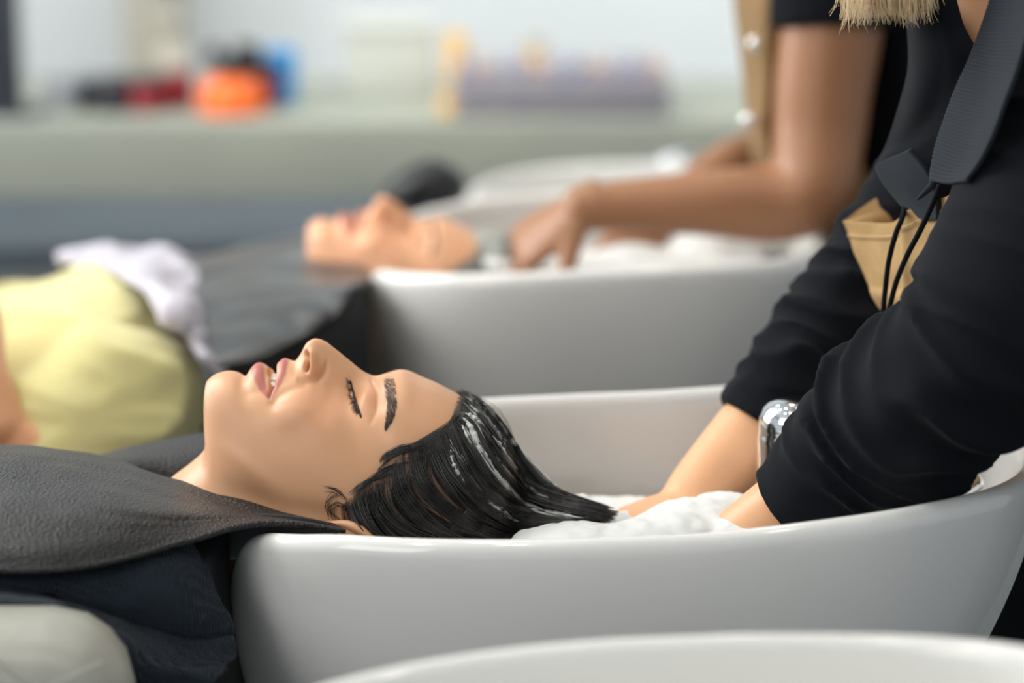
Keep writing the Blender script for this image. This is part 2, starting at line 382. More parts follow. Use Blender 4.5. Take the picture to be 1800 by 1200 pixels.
def build_head(first=0, nr=420, half=110, mouth_open=True):
    R = head_rings(nr, half, first); S = 1/2400
    pr = np.array(PROF); base = cr([s[0] for s in ST[12:24]], 400)
    # ---- nose and lips: height added over the base along +Z
    gx, _ = proj(np.stack([R[..., 0], 0*R[..., 0], R[..., 2]], -1)); a_y = -R[..., 1]*1000   # mm lateral
    pz = cr(PROF, 900); P_y = np.interp(gx, pz[:, 0], pz[:, 1]); B_y = np.interp(gx, base[:, 0], base[:, 1])
    bump = np.clip(B_y-P_y, -3, 200); top = sm(R[..., 2], .70, .86)
    hw = np.interp(gx, [515, 525, 535, 548, 560, 590, 630, 655, 680], [8, 9.5, 10, 10.5, 10.5, 9.5, 8, 9, 12])
    fn = np.exp(-(a_y/hw)**2.3); fl = np.clip(1-(a_y/25)**2.2, 0, 1)
    isn = sm(gx, 512, 522)
    f = fl*(1-isn)+fn*isn
    frontal = (np.arange(half) < half*.5)[None, :]
    R[..., 2] += np.where(frontal, bump*S*f, 0)
    # ala (wing of the nose)
    ala = np.exp(-((gx-549)/15)**2-((a_y-12.5)/5.0)**2); R[..., 2] += np.where(frontal, ala*.0105, 0)
    # ---- features in the side view, moved along the surface normal
    def disp(list_):
        nonlocal R
        px, py = proj(R); N = normals(R)
        # make normals point outward
        c = R.mean(axis=1, keepdims=True); sgn = np.sign((N*(R-c)).sum(-1, keepdims=True)); N = N*np.sign(np.median(sgn))
        D = np.zeros(px.shape)
        for fn in list_: D += fn(px, py)
        D = np.where((np.arange(half) < half*.72)[None, :], D, 0)
        Nn = N.copy(); Nn[:, 0, 1] = 0
        R = R+Nn*D[..., None]*1e-3; R[:, 0, 1] = 0; R[:, -1, 1] = 0
        R[..., 1] = np.minimum(R[..., 1], 0)
    G = lambda *a, amp: (lambda px, py: amp*gauss(px, py, *a))
    disp([
        G(618, 690, 16, 22, 10, amp=-3.2),        # inner socket
        G(668, 700, 13, 24, 8, amp=-2.6),         # above the lid
        G(643, 702, 15, 24, 10, amp=3.4),         # eyeball under the lid
        G(697, 705, 22, 40, 6, amp=1.8),          # brow ridge
        G(515, 725, 40, 26, -25, amp=3.0),        # cheek apple
        G(590, 745, 45, 28, 0, amp=1.6),          # cheek bone
        G(480, 715, 14, 10, 0, amp=-1.0),
        G(396, 700, 25, 40, 0, amp=1.5),          # chin
        G(432, 680, 12, 24, 0, amp=-1.8),         # under the lower lip
        G(745, 800, 40, 40, 0, amp=-1.5),         # temple
        G(585, 690, 16, 22, 20, amp=-1.4),
        G(455, 885, 55, 24, 28, amp=-5.5), G(560, 905, 50, 18, 15, amp=-2.5), G(440, 822, 60, 16, 38, amp=1.2),
    ])
    disp([
        lambda px, py: -1.6*np.exp(-(seg(px, py, [(575, 640), (572, 655), (560, 668), (543, 671), (528, 668)])[0]/4.5)**2),   # groove round the wing
        lambda px, py: -1.4*np.exp(-(seg(px, py, [(535, 676), (510, 684), (490, 695), (478, 708)])[0]/7)**2),                # smile fold
        G(545, 655, 10, 12, 0, amp=1.3),
        lambda px, py: -.9*np.exp(-(seg(px, py, [(652, 668), (664, 690), (662, 720), (652, 742)])[0]/3)**2),   # lid crease
        lambda px, py: -.8*np.exp(-(seg(px, py, [(616, 668), (622, 690), (628, 712), (636, 732)])[0]/2.6)**2),  # lash line
    ])
    # nostril and mouth opening
    def mouth(px, py):
        d, t = seg(px, py, GAP); hw = np.interp(t, [0, .3, .6, .85, 1], [7.2, 6.5, 4.5, 2.4, 1.0])
        return -11*(1-sm(d, hw*.55, hw*1.15))*np.interp(t, [0, .8, 1], [1, .8, .25])
    def lips(px, py):
        lo = seg(px, py, [(452, 640), (456, 662), (463, 682), (471, 697)]); up = seg(px, py, [(499, 634), (496, 655), (487, 678), (477, 695)])
        return 1.1*np.exp(-(lo[0]/9)**2)*(1-lo[1])+.9*np.exp(-(up[0]/7)**2)*(1-up[1])
    disp([lips])
    if mouth_open:
        disp([mouth])
    disp([lambda px, py: -9.5*np.exp(-(np.clip(seg(px, py, [(538, 620), (540, 634), (538, 648)])[0]-1.4, 0, 99)/2.4)**2)])
    px, py = proj(R)
    # ---- natural colouring
    lo = seg(px, py, [(451, 638), (455, 662), (463, 684), (472, 698)]); up = seg(px, py, [(499, 632), (496, 655), (487, 678), (476, 697)])
    lip = np.maximum(1-sm(lo[0], np.interp(lo[1], [0, .6, 1], [12, 7, 2])*.7, np.interp(lo[1], [0, .6, 1], [17, 10, 4])), (1-sm(up[0], np.interp(up[1], [0, .6, 1], [4, 3, 1]), np.interp(up[1], [0, .6, 1], [11, 8, 4]))))
    lip *= (px > 425) & (px < 516) & (py < 702) & (np.arange(half) < half*.45)[None, :]
    inn = (px > 470) & (px < 487)
    cheek = .32*gauss(px, py, 560, 715, 60, 38, 0)+.5*gauss(px, py, 553, 652, 16, 18, 0)+.35*gauss(px, py, 655, 700, 16, 26, 0)+.3*gauss(px, py, 620, 920, 50, 30, 0)
    scalp = np.zeros(px.shape)
    d, _ = seg(px, py, [(822, 690), (805, 735), (770, 780), (725, 800), (700, 850), (640, 870), (610, 900), (640, 960), (700, 1060)])
    side = (px-np.interp(py, [690, 735, 780, 800, 850, 870, 900, 960, 1100], [822, 805, 768, 725, 700, 640, 612, 640, 600]))
    scalp = .35*sm(side, 0, 60)*(np.arange(half) > 2)[None, :]
    bw, bt = seg(px, py, [(683, 668), (686, 690), (688, 712), (683, 735), (677, 752)])
    scalp = np.maximum(scalp, .5*(1-sm(bw, np.interp(bt, [0, .7, 1], [4, 3, 0]), np.interp(bt, [0, .7, 1], [13, 9, 2])))*np.interp(bt, [0, .2, 1], [.6, 1, 1]))
    tint = np.stack([np.clip(lip*.95, 0, 1), scalp, np.clip(cheek, 0, 1), np.ones_like(px)], -1)
    return R, tint
def mirror_mesh(name, R, tint):
    nr, h = R.shape[:2]; far = R[:, 1:-1][:, ::-1].copy(); far[..., 1] *= -1
    full = np.concatenate([R, far], 1); ft = np.concatenate([tint, tint[:, 1:-1][:, ::-1]], 1)
    me = loftmesh(name, full); at = me.color_attributes.new('tint', 'FLOAT_COLOR', 'POINT')
    c = np.zeros((len(me.vertices), 4), np.float32); c[:nr*full.shape[1]] = ft.reshape(-1, 4)
    at.data.foreach_set('color', c.ravel()); return me
HR, HT = build_head()
c1 = thing('person', (W(600, 900, 0)[0], 0, 0), 'reclining client with wet dark hair and closed eyes, in sharp focus, under a black cape', 'person')
face = link('body', mirror_mesh('client_body', HR, HT), M['skin'], c1)
face_bvh = BVHTree.FromPolygons([v.co[:] for v in face.data.vertices], [p.vertices[:] for p in face.data.polygons])

# ------------------------------------------------------------------ details of the focused client
CAMP = np.array([0, -CD, CZ])
def on_face(px, py, off=.001):
    """point of the client's skin seen along this measured direction, lifted off by off metres"""
    t = W(px, py, 0); d = Vector(t-CAMP).normalized(); h = face_bvh.ray_cast(Vector(CAMP), d)
    if h[0] is None: return None
    n = h[1]
    if n.dot(d) > 0: n = -n
    return np.array(h[0]+n*off)
def on_face_path(pts, n, off=.001):
    out = [on_face(x, y, off) for x, y in cr(pts, n)]
    last = next(o for o in out if o is not None)
    return np.array([last if o is None else o for o in out])
# brow hairs
P = []; Rr = []
brow = cr([(683, 667), (686, 690), (688, 712), (683, 735), (677, 752)], 60)
for side in (1, -1):
    for k in range(430):
        t = random.random(); c = brow[int(t*59)]; wdt = np.interp(t, [0, .3, .7, 1], [10, 9.5, 6.5, 1.5])
        off = random.uniform(-1, 1)*wdt; x0, y0 = c[0]+off*.95, c[1]+off*.12
        ang = np.interp(t, [0, .3, 1], [.15, .9, 1.25])+random.uniform(-.2, .2)-off*.03
        L = random.uniform(8, 14)*(1 if t < .8 else .7)
        pts = [(x0, y0), (x0-math.cos(ang)*L*.3*(-1), y0+math.sin(ang)*L*.5), (x0-math.cos(ang)*L*.35*(-1)-off*.25, y0+math.sin(ang)*L)]
        q = on_face_path(pts, 5, .0006)
        q[:, 1] += 0
        if side < 0: q = q*np.array([1, -1, 1])
        P.append(q); Rr.append(np.array([.00007, .0001, .0001, .00007, .00003]))
for lo_, hi_ in ((0, len(P)//2), (len(P)//2, len(P))):
    V, F = tubes(P[lo_:hi_], Rr[lo_:hi_], 4); link('eyebrow', mesh('brow', V, F), M['lash'], c1)
# lashes
P = []; Rr = []
lid = [(616, 668), (620, 684), (625, 702), (630, 718), (636, 732)]
for side in (1, -1):
    q = on_face_path(lid, 24, .0005); r = np.interp(np.linspace(0, 1, 24), [0, .6, 1], [.0003, .0008, .0002])
    P.append(q if side > 0 else q*np.array([1, -1, 1])); Rr.append(r)
    lc = cr(lid, 100)
    for k in range(190):
        t = random.random(); cl = round(t*17)/17; c = lc[int(t*99)]; b = on_face(c[0], c[1], .0002)
        if b is None: continue
        L = random.uniform(.55, 1.05)*(1 if t > .12 else .7)*(1 if t < .85 else .6)
        dx = (-.0052+(cl-t)*.012)*L*np.interp(t, [0, .7, 1], [1, .9, .3]); dz = (.0042-.0105*t)*L+random.uniform(-.0004, .0004); dy = (-.0022-.0015*t)*L
        q = np.array([b, b+np.array([dx*.5, dy*.6, dz*.1-.0006]), b+np.array([dx, dy, dz])])
        q = cr(q, 6)
        P.append(q if side > 0 else q*np.array([1, -1, 1])); Rr.append(np.linspace(.0002, .00004, 6))
for lo_, hi_ in ((0, len(P)//2), (len(P)//2, len(P))):
    V, F = tubes(P[lo_:hi_], Rr[lo_:hi_], 4); link('eyelashes', mesh('lash', V, F), M['lash'], c1)
# teeth: a curved row of upper and lower crowns inside the open mouth
def teeth():
    bm = bmesh.new()
    for row, x0 in ((0, 474.5), (1, 484)):
        for k in range(-4, 5):
            ang = k*.27; c = W(x0, 668 if row == 0 else 663, 0)
            y = math.sin(ang)*.0205; z = c[2]-.0205*(1-math.cos(ang))*1.25+.0015
            r = bmesh.ops.create_uvsphere(bm, u_segments=12, v_segments=8, radius=1)['verts']
            for v in r:
                p = v.co; p = Vector([math.copysign(abs(a)**.6, a) for a in p])
                q = Vector((p.x*.0042, p.y*.0031, p.z*.0030)); q.rotate(Matrix.Rotation(-ang, 3, 'X'))
                v.co = q+Vector((c[0], y, z-.002))
    me = bpy.data.meshes.new('teeth'); bm.to_mesh(me); bm.free(); return me
link('teeth', teeth(), M['teeth'], c1)
# ear, mostly tucked behind the rim
def ear():
    c = on_face(612, 940, 0)+np.array([-.004, .006, -.004]); R_ = []
    P_ = cr([(c[0]-.012, c[1]-.004, c[2]+.012), (c[0]+.006, c[1]-.014, c[2]+.014), (c[0]+.022, c[1]-.018, c[2]+.004), (c[0]+.026, c[1]-.016, c[2]-.012), (c[0]+.014, c[1]-.012, c[2]-.026), (c[0]-.006, c[1]-.006, c[2]-.030), (c[0]-.022, c[1]-.004, c[2]-.022), (c[0]-.026, c[1]-.003, c[2]-.01)], 40)
    V, F = tubes([P_, P_*.55+c*.45+np.array([0, -.004, 0])], [np.interp(np.linspace(0, 1, 40), [0, .2, .8, 1], [.002, .0038, .0045, .006]), np.full(40, .005)], 10)
    return mesh('ear', V, F)
link('ear', ear(), M['skin'], c1)

# ---- wet hair: guide strands combed back into the bowl
GUIDES = [
 [(812,697),(838,709),(864,729),(890,762),(918,801),(948,838),(983,868),(1028,889),(1085,904)],
 [(810,706),(836,722),(862,750),(888,790),(916,829),(950,861),(990,882),(1030,896),(1080,907)],
 [(806,718),(832,738),(856,772),(882,814),(914,850),(954,879),(1000,894),(1040,902),(1074,909)],
 [(800,735),(822,760),(844,800),(870,840),(907,877),(950,899),(1000,909),(1035,913),(1062,915)],
 [(790,749),(806,785),(824,825),(852,865),(892,896),(937,914),(985,922),(1015,924),(1042,926)],
 [(768,768),(778,805),(797,845),(827,882),(866,911),(912,927),(960,935),(985,937),(1012,940)],
 [(745,783),(748,820),(766,860),(798,896),(840,923),(886,938),(936,946),(965,949),(992,952)],
 [(716,796),(716,833),(731,873),(763,908),(804,934),(851,949),(901,958),(932,962),(960,966)],
 [(690,820),(689,853),(703,890),(733,921),(773,945),(816,961),(870,972),(905,977),(930,980)],
 [(655,856),(657,884),(669,912),(696,938),(731,959),(776,976),(830,987),(862,991),(890,994)],
 [(628,870),(633,899),(646,927),(668,952),(702,975),(747,992),(802,1002),(835,1006),(860,1008)],
 [(604,888),(610,918),(622,946),(644,972),(680,995),(725,1010),(775,1018),(810,1022),(835,1024)],
]
GN = 40
G3 = []
for gi, g in enumerate(GUIDES):
    q = cr(g, GN); out = []; ye = np.interp(gi, [0, 3, 7, 11], [-.02, -.045, -.07, -.075])
    lastY = 0.0
    for k, (x, y) in enumerate(q):
        p = on_face(x, y, .0035) if x < 905 else None
        if p is None:
            u = np.clip((x-880)/200, 0, 1); Y = lastY+(ye-lastY)*sm(u, 0, .8)
            p = W(x, y, Y)
        else: lastY = p[1]
        out.append(p)
    out = np.array(out)
    for _ in range(3): out[1:-1] = (out[:-2]+2*out[1:-1]+out[2:])/4
    G3.append(out)
G3 = np.array(G3)
far = G3[::-1][:, :].copy(); far[..., 1] *= -1
bl = sm(np.linspace(0, 1, GN), .35, .85)[None, :, None]
far = far*(1-bl)+(G3[0][None]+np.array([-.01, .012, -.012]))*bl
ALL = np.concatenate([far[:-1], G3])          # far side ear -> parting -> near side ear
ng = len(ALL)
def strand(u, offr, sw, n=34, s0=0., s1=1.):
    i = min(int(u), ng-2); f = u-i; g = ALL[i]*(1-f)+ALL[i+1]*f
    k = np.linspace(s0*(GN-1), s1*(GN-1), n); j = np.minimum(k.astype(int), GN-2); w = (k-j)[:, None]
    return g[j]*(1-w)+g[j+1]*w
P = []; Rr = []
n_far = ng-len(GUIDES)
clumps = [(random.uniform(0, ng-1.01), random.uniform(-.004, .007), random.uniform(0, 6)) for _ in range(150)]
for k in range(7000):
    cu, co, cp = random.choice(clumps); u = cu+random.gauss(0, .11)
    near = u > n_far-1
    if not near and random.random() < .6: continue
    if u > n_far+4.5 and random.random() < .45: continue
    if not 0 <= u <= ng-1.01: continue
    s0 = abs(random.gauss(0, .03)) if random.random() < .75 else random.uniform(0, .3)
    q = strand(u, 0, 0, 34, s0, random.uniform(.8, 1))
    qc = strand(max(0, min(ng-1.01, cu)), 0, 0, 34, s0, .98)
    t = np.linspace(0, 1, 34)[:, None]
    att = sm(t, .0, .35)*random.uniform(.5, .97); q = q*(1-att)+qc*att
    wob = np.stack([np.sin(t[:, 0]*5+cp)*.003, np.sin(t[:, 0]*4+cp*2)*.002, np.cos(t[:, 0]*6+cp)*.003], 1)*np.minimum(1, t*2)
    jit = np.array([random.gauss(0, .0012), random.gauss(0, .0010), random.gauss(0, .0012)])
    up = np.array([.25, -.75 if near else .6, .5])*(co+random.uniform(-.001, .003))*np.minimum(1, t*4)
    q = q+wob+jit+up
    P.append(q); Rr.append(np.interp(t[:, 0], [0, .15, .8, 1], [.00006, .0002, .00028, .0001])*random.choice([.6, .8, 1, 1.5]))
# loose wet curls over the temple and in front of the ear
CUR = [
 [(664,826),(690,803),(722,787),(768,768),(815,748),(850,760)], [(682,810),(712,790),(750,772),(796,745),(820,722)],
 [(725,806),(716,840),(722,870),(746,897),(790,925),(850,946)], [(742,800),(726,832),(726,862),(748,892),(796,922)],
 [(760,790),(748,822),(756,858),(786,892),(836,922)], [(790,792),(775,822),(783,858),(812,892),(862,922),(930,940)],
 [(668,812),(678,800),(700,792),(712,788)], [(640,862),(636,885),(648,908),(668,930),(690,945)],
 [(612,880),(600,868),(590,860),(575,858)], [(620,905),(606,890),(592,885),(584,895),(588,915)], [(612,922),(590,905),(577,888),(585,873),(600,868)],
 [(700,842),(690,862),(698,888),(722,915),(765,940)], [(665,850),(660,872),(668,898),(690,925)],
 [(800,720),(790,745),(770,768),(738,783),(700,790),(672,806)], [(806,712),(800,738),(780,765),(752,785),(715,800)],
 [(700,830),(668,838),(640,850),(620,868)], [(720,812),(690,820),(662,836),(640,858)],
]
for ci, c in enumerate(CUR):
    for k in range(7 if ci in (8, 9, 10, 2, 3) else 22):
        dx, dy = random.gauss(0, 4.2), random.gauss(0, 4.2); sc = random.uniform(.0, 1)
        pts = [(x+dx*(i/len(c)+.15)+random.gauss(0, .8), y+dy*(i/len(c)+.15)+random.gauss(0, .8)) for i, (x, y) in enumerate(c)]
        q = on_face_path(pts, 22, random.uniform(.0008, .0045))
        if np.abs(np.diff(q, axis=0)).max() > .02: continue
        P.append(q); Rr.append(np.interp(np.linspace(0, 1, 22), [0, .3, .8, 1], [.00004, .00022, .00026, .00005])*random.uniform(.6, 1.2))
for k in range(420):   # fine baby hair at the hairline
    i = random.randrange(len(GUIDES)-1); f = random.random(); x, y = np.array(GUIDES[i][0])*(1-f)+np.array(GUIDES[i+1][0])*f
    x2, y2 = np.array(GUIDES[i][1])*(1-f)+np.array(GUIDES[i+1][1])*f
    a = random.uniform(-.5, .5); L = random.uniform(.3, 1.1); dx, dy = (x2-x)*L, (y2-y)*L
    x -= random.uniform(0, 9); bend = random.uniform(-6, 6)
    q = on_face_path([(x, y), (x+dx*.5+bend, y+dy*.5), (x+dx+bend*.3, y+dy)], 9, .0009)
    P.append(q); Rr.append(np.linspace(.00007, .00017, 9))
for pts in ([(935,815),(985,862),(1030,885),(1085,903)], [(960,850),(1000,872),(1045,893),(1075,905)]):
    P.append(cr([W(x, y, -.03) for x, y in pts], 20)); Rr.append(np.full(20, .0003))
V, F = tubes(P, Rr, 5)
hair = link('hair', mesh('hair', V, F), M['hair'], c1)
# dense wet mass beneath the loose strands
sh = []
for i in range(ng):
    nf = abs(i-(n_far))   # 0 at the parting
    st = int(np.interp(nf, [0, 3, 5, 8, 11], [2, 3, 14, 21, 19])); k = np.linspace(st, GN-1, 40); j = np.minimum(k.astype(int), GN-2); w = (k-j)[:, None]
    sh.append(ALL[i][j]*(1-w)+ALL[i][j+1]*w)
sh = np.array(sh); sh = patch(sh, 120, 90)
N = normals(sh); 
gi = np.arange(120)[:, None]; gj = np.arange(90)[None, :]
sh = sh+N*(.0012*np.sin(gi*1.7+3*np.sin(gj*.07))*np.minimum(1, gj/15))[..., None]
link('hair_mass', clothmesh('hair_mass', sh, .003), M['hair'], hair)
# lather dragged along the hair
P = []; Rr = []
for k in range(330):
    u = n_far+random.choice([.1, .3, .5, .9, 1.1, 1.5, 1.6, 2.1, 2.6, 3.2, 1.3, .7, 4.5])+random.gauss(0, .12); s0 = random.uniform(.02, .55); s1 = min(1, s0+random.uniform(.2, .55))
    q = strand(u, 0, 0, 40, s0, s1); t = np.linspace(0, 1, 40)
    lift = np.array([.2, -.8, .55])*random.uniform(.002, .0055)
    q = q+lift+np.stack([np.sin(t*5+k)*.0015, 0*t, np.sin(t*6+k*2)*.0015], 1)
    r = np.sin(math.pi*np.clip(t*1.05, 0, 1))**.6*random.choice([.0004, .0005, .0007, .0011, .0018])*(1+.35*np.sin(t*37+k)+.25*np.sin(t*61))
    P.append(q); Rr.append(np.maximum(r, .0001))
V, F = tubes(P, Rr, 8); link('lather', mesh('lather', V, F), mat('hair_lather', (.50, .51, .49), rough=.5, bump=[('voronoi', 700, .5, .001)]), hair)

# ------------------------------------------------------------------ black leather cape on the focused client
def pw(l): return [W(*p) for p in l]
cape = thing('cape', (-.5, 0, 0), 'black leather-look cape over the shoulders of the focused client', 'cape', None)
top = [(-420,770,.02),(-250,778,.02),(-60,785,.02),(60,790,.015),(190,803,.01),(305,838,-.012),(440,885,-.045),(520,909,-.06),(585,923,-.075)]
mid1 = [(-420,800,-.08),(-250,806,-.08),(-60,812,-.08),(60,818,-.08),(180,832,-.07),(300,860,-.06),(430,896,-.07),(515,914,-.08),(590,927,-.086)]
mid2 = [(-420,880,-.18),(-250,882,-.18),(-60,888,-.18),(70,890,-.18),(180,892,-.165),(300,900,-.14),(430,912,-.11),(520,918,-.10),(597,930,-.096)]
mid3 = [(-420,950,-.225),(-250,952,-.225),(-60,955,-.225),(75,953,-.22),(185,945,-.20),(300,934,-.165),(432,921,-.125),(525,920,-.11),(603,932,-.104)]
bot = [(-420,1000,-.24),(-250,1003,-.24),(-60,1004,-.24),(78,1003,-.235),(190,989,-.215),(300,960,-.18),(436,928,-.135),(530,923,-.118),(608,934,-.112)]
back = [(-420,800,.12),(-250,805,.12),(-60,806,.12),(60,808,.11),(170,815,.09),(262,845,.055),(400,900,.0),(500,925,-.03),(565,935,-.055)]
Gc = patch([pw(back), pw(top), pw(mid1), pw(mid2), pw(mid3), pw(bot)], 110, 220)
nz = vnoise(Gc, 9, 3, 3); N = normals(Gc)
crease = np.exp(-((np.arange(110)[:, None]-62+14*np.sin(np.arange(220)[None, :]*.035))/3.0)**2)*sm(np.arange(220), 60, 110)[None]*(1-sm(np.arange(220), 150, 190))[None]
fadeR = (1-sm(np.arange(220), 150, 215))[None, :]
Gc = Gc+N*((nz*.004-crease*.0012)*fadeR)[..., None]
link('front_panel', clothmesh('cape_front', Gc, .003), M['leather'], cape)
pth = cr(Gc[-1, ::6], 150)
V, F = tubes([pth], [np.interp(np.linspace(0, 1, 150), [0, .85, 1], [.0028, .0024, .0012])], 8); link('hem', mesh('hem', V, F), M['leather'], cape)
A = [(150,812,.10),(200,796,.10),(260,782,.11),(320,770,.12),(362,763,.12),(400,760,.12)]
Bq = [(150,830,.05),(205,820,.05),(265,815,.06),(318,815,.065),(362,815,.07),(400,815,.07)]
Cq = [(150,870,.05),(205,870,.05),(265,870,.05),(318,870,.05),(362,870,.055),(400,870,.055)]
link('far_collar', clothmesh('far_collar', patch([pw(A), pw(Bq), pw(Cq)], 30, 60), .004), M['leather'], cape)
# dark lining that closes the gap between the shoulders and the basin
La = [(250,950,-.10),(330,935,-.10),(390,925,-.09),(430,915,-.07)]; Lb = [(250,1020,-.14),(330,1020,-.13),(385,1010,-.11),(412,1000,-.05)]; Lc = [(250,1200,-.14),(330,1200,-.13),(390,1200,-.11),(430,1200,-.05)]; Ld = [(250,1330,-.14),(330,1330,-.13),(390,1330,-.11),(430,1330,-.05)]
L2 = [[(400,905,-.085),(480,903,-.088),(560,914,-.090),(592,931,-.088)],[(400,940,-.09),(480,935,-.092),(560,935,-.092),(592,948,-.090)],[(400,985,-.10),(480,985,-.095),(560,985,-.094),(592,985,-.092)]]
link('neck_band', clothmesh('neck_band', patch([pw(r) for r in L2], 20, 40), .003), M['darkchair'], cape)
link('lining', clothmesh('lining', patch([pw(La), pw(Lb), pw(Lc), pw(Ld)], 30, 30), .003), M['darkchair'], cape)
# navy towel under the cape
tw = thing('towel', (-.4, -.2, 0), 'dark navy ribbed towel tucked under the black cape beside the basin', 'towel')
t0 = [(-300,985,-.20),(-60,985,-.20),(80,985,-.195),(200,975,-.18),(290,960,-.165),(330,955,-.15)]
t1 = [(-300,1015,-.225),(-60,1015,-.225),(80,1015,-.22),(205,1010,-.205),(310,1000,-.18),(352,995,-.155)]
t2 = [(-300,1030,-.23),(-60,1030,-.23),(75,1034,-.228),(190,1055,-.215),(325,1070,-.19),(386,1055,-.165)]
t3 = [(-300,1042,-.225),(-60,1038,-.225),(75,1046,-.222),(205,1088,-.21),(330,1130,-.19),(411,1125,-.17)]
t4 = [(-300,1055,-.245),(-60,1055,-.25),(80,1062,-.248),(200,1110,-.235),(310,1172,-.215),(400,1170,-.185)]
t5 = [(-300,1068,-.255),(-60,1068,-.262),(100,1072,-.262),(195,1115,-.255),(245,1170,-.245),(372,1198,-.21)]
t6 = [(-300,1075,-.25),(-60,1074,-.255),(95,1078,-.255),(185,1125,-.25),(262,1230,-.235),(330,1245,-.215)]
Gt = patch([pw(t) for t in (t0, t1, t2, t3, t4, t5, t6)], 140, 200); N = normals(Gt)
jj = np.arange(200)[None, :]; ii = np.arange(140)[:, None]
Gt = Gt+N*(vnoise(Gt, 16, 9, 3)*.004-.0035*np.exp(-((ii-62-.02*jj)/3.5)**2)+.0003*np.sin(jj*2.0+ii*.25))[..., None]
link('terry_cloth', clothmesh('terry_cloth', Gt, .006), M['navy'], tw)
# salon chair
ch = thing('salon_chair', (-.6, 0, 0), 'dark reclining wash chair with pale grey padded armrest, under the focused client', 'chair')
def padded(name, x0, x1, y0, y1, z0, z1, bev, m, parent):
    return box(name, x0, x1, y0, y1, z0, z1, m, bev, parent)
padded('backrest', -.95, -.225, -.185, .2, .56, .735, .05, M['darkchair'], ch)
padded('seat', -1.5, -.75, -.22, .24, .42, .56, .05, M['darkchair'], ch)
za = W(90, 1072, -.30)[2]
ar = padded('armrest', -.95, W(238, 1150, -.30)[0], -.375, -.245, za-.17, za, .055, M['cushion'], ch)
sx = W(0, 1160, -.37)
V, F = tubes([cr([W(-40, 1140, -.3735), W(0, 1165, -.3748), W(30, 1190, -.3748), W(60, 1215, -.3748)], 20), cr([W(90, 1205, -.3748), W(140, 1182, -.3748), W(185, 1162, -.3735)], 20)], [np.full(20, .0009)]*2, 6)
link('seam', mesh('seam', V, F), M['cushion'], ar)
padded('base', -1.1, -.5, -.15, .15, 0, .42, .02, M['darkchair'], ch)

# ------------------------------------------------------------------ lather in the bowl
def blobs(name, L, vox=.0035):
    bm = bmesh.new()
    for x, y, Y, rx, ry, rz in L:
        c = W(x, y, Y); r = bmesh.ops.create_icosphere(bm, subdivisions=3, radius=1)['verts']
        for v in r: v.co = Vector((c[0]+v.co.x*rx, c[1]+v.co.y*ry, c[2]+v.co.z*rz))
    me = bpy.data.meshes.new(name); bm.to_mesh(me); bm.free(); me2 = fuse([me], vox, 3)
    n = len(me2.vertices); c = np.zeros(n*3); me2.vertices.foreach_get('co', c); c = c.reshape(-1, 3)
    nn = np.zeros(n*3); me2.vertices.foreach_get('normal', nn); nn = nn.reshape(-1, 3)
    c += nn*(vnoise(c, 110, 2, 3)*.0014)[:, None]; me2.vertices.foreach_set('co', c.ravel()); me2.update(); return me2
tag(link('shampoo_foam', blobs('foam', [
    (1230,925,-.03,.045,.05,.018),(1275,915,.0,.035,.05,.018),(1190,945,-.06,.035,.03,.018),(1300,945,-.06,.04,.03,.016),
    (1130,945,-.07,.03,.03,.012),(1080,950,-.08,.03,.03,.010),(1010,950,-.08,.035,.03,.012),(965,958,-.08,.03,.03,.012),
    (1060,925,-.03,.025,.03,.010),(1035,905,.0,.02,.03,.008),(1020,885,.03,.012,.02,.006),
    (1100,914,.0,.012,.015,.006),(1135,917,-.01,.012,.012,.006),(1165,902,.02,.010,.01,.005),(1192,925,0,.02,.02,.010),(1080,955,0,.12,.12,.014),(1200,960,.02,.1,.12,.014)]), M['foam']), 'white shampoo lather floating in the basin around the hands of the near stylist', 'foam', kind='stuff')

# ------------------------------------------------------------------ counter and things on it
YC = 3.1
ct = thing('counter', (0, YC+.3, 0), 'grey-green stone counter with slate-blue front running along the white wall', 'counter')
zt = W(0, 212, YC)[2]; zb_ = W(0, 372, YC)[2]
box('worktop', -3.2, 3.2, YC, YC+.75, zb_, zt, M['stone'], .01, ct)
box('front', -3.2, 3.2, YC+.03, YC+.75, 0, zb_-.001, M['slate'], .004, ct)
bn = thing('bench', (-1, 2.2, 0), 'low slate-blue padded bench in front of the counter at left', 'bench')
zbn = W(0, 415, 2.3)[2]
box('bench_seat', -3.0, -.05, 2.3, 2.75, zbn-.16, zbn, M['slate'], .03, bn)
box('bench_base', -2.9, -.15, 2.36, 2.7, 0, zbn-.15, M['darkchair'], .01, bn)
def Xc(px, Y, z): return (px-900)/FOC*((Y+CD)*math.cos(PITCH)+(CZ-z)*math.sin(PITCH))
def turned(name, px, prof, m, Y, parent=None, z0=None):
    """prof: (radius, height) list in metres"""
    a = np.linspace(0, 2*math.pi, 32, endpoint=False); x = Xc(px, Y, zt); z0 = zt if z0 is None else z0
    R = np.array([np.stack([x+np.cos(a)*r, Y+np.sin(a)*r, np.full(32, z0+h)], 1) for r, h in prof])
    return link(name, loftmesh(name, R), m, parent), x
def jar(px, r, h, m, mlid, label, Y, cat='jar', name='lidded_jar'):
    x = Xc(px, Y, zt); t = thing(name, (x, Y, zt), label, cat)
    turned('jar_body', px, [(r*.92, .0005), (r, .01), (r, h*.72), (r*.9, h*.78)], m, Y, t)
    turned('lid', px, [(r*.96, h*.78), (r*.98, h*.8), (r*.98, h*.97), (r*.9, h)], mlid, Y, t)
jar(108, .034, .074, M['greyp'], M['greyp'], 'small grey jar at the left end of the counter', YC+.14)
jar(152, .034, .074, M['blackp'], M['greyp'], 'small black jar with grey lid beside the grey jar', YC+.2)
jar(200, .046, .074, M['blackp'], M['blackp'], 'low wide black jar left of the dark red jars', YC+.14)
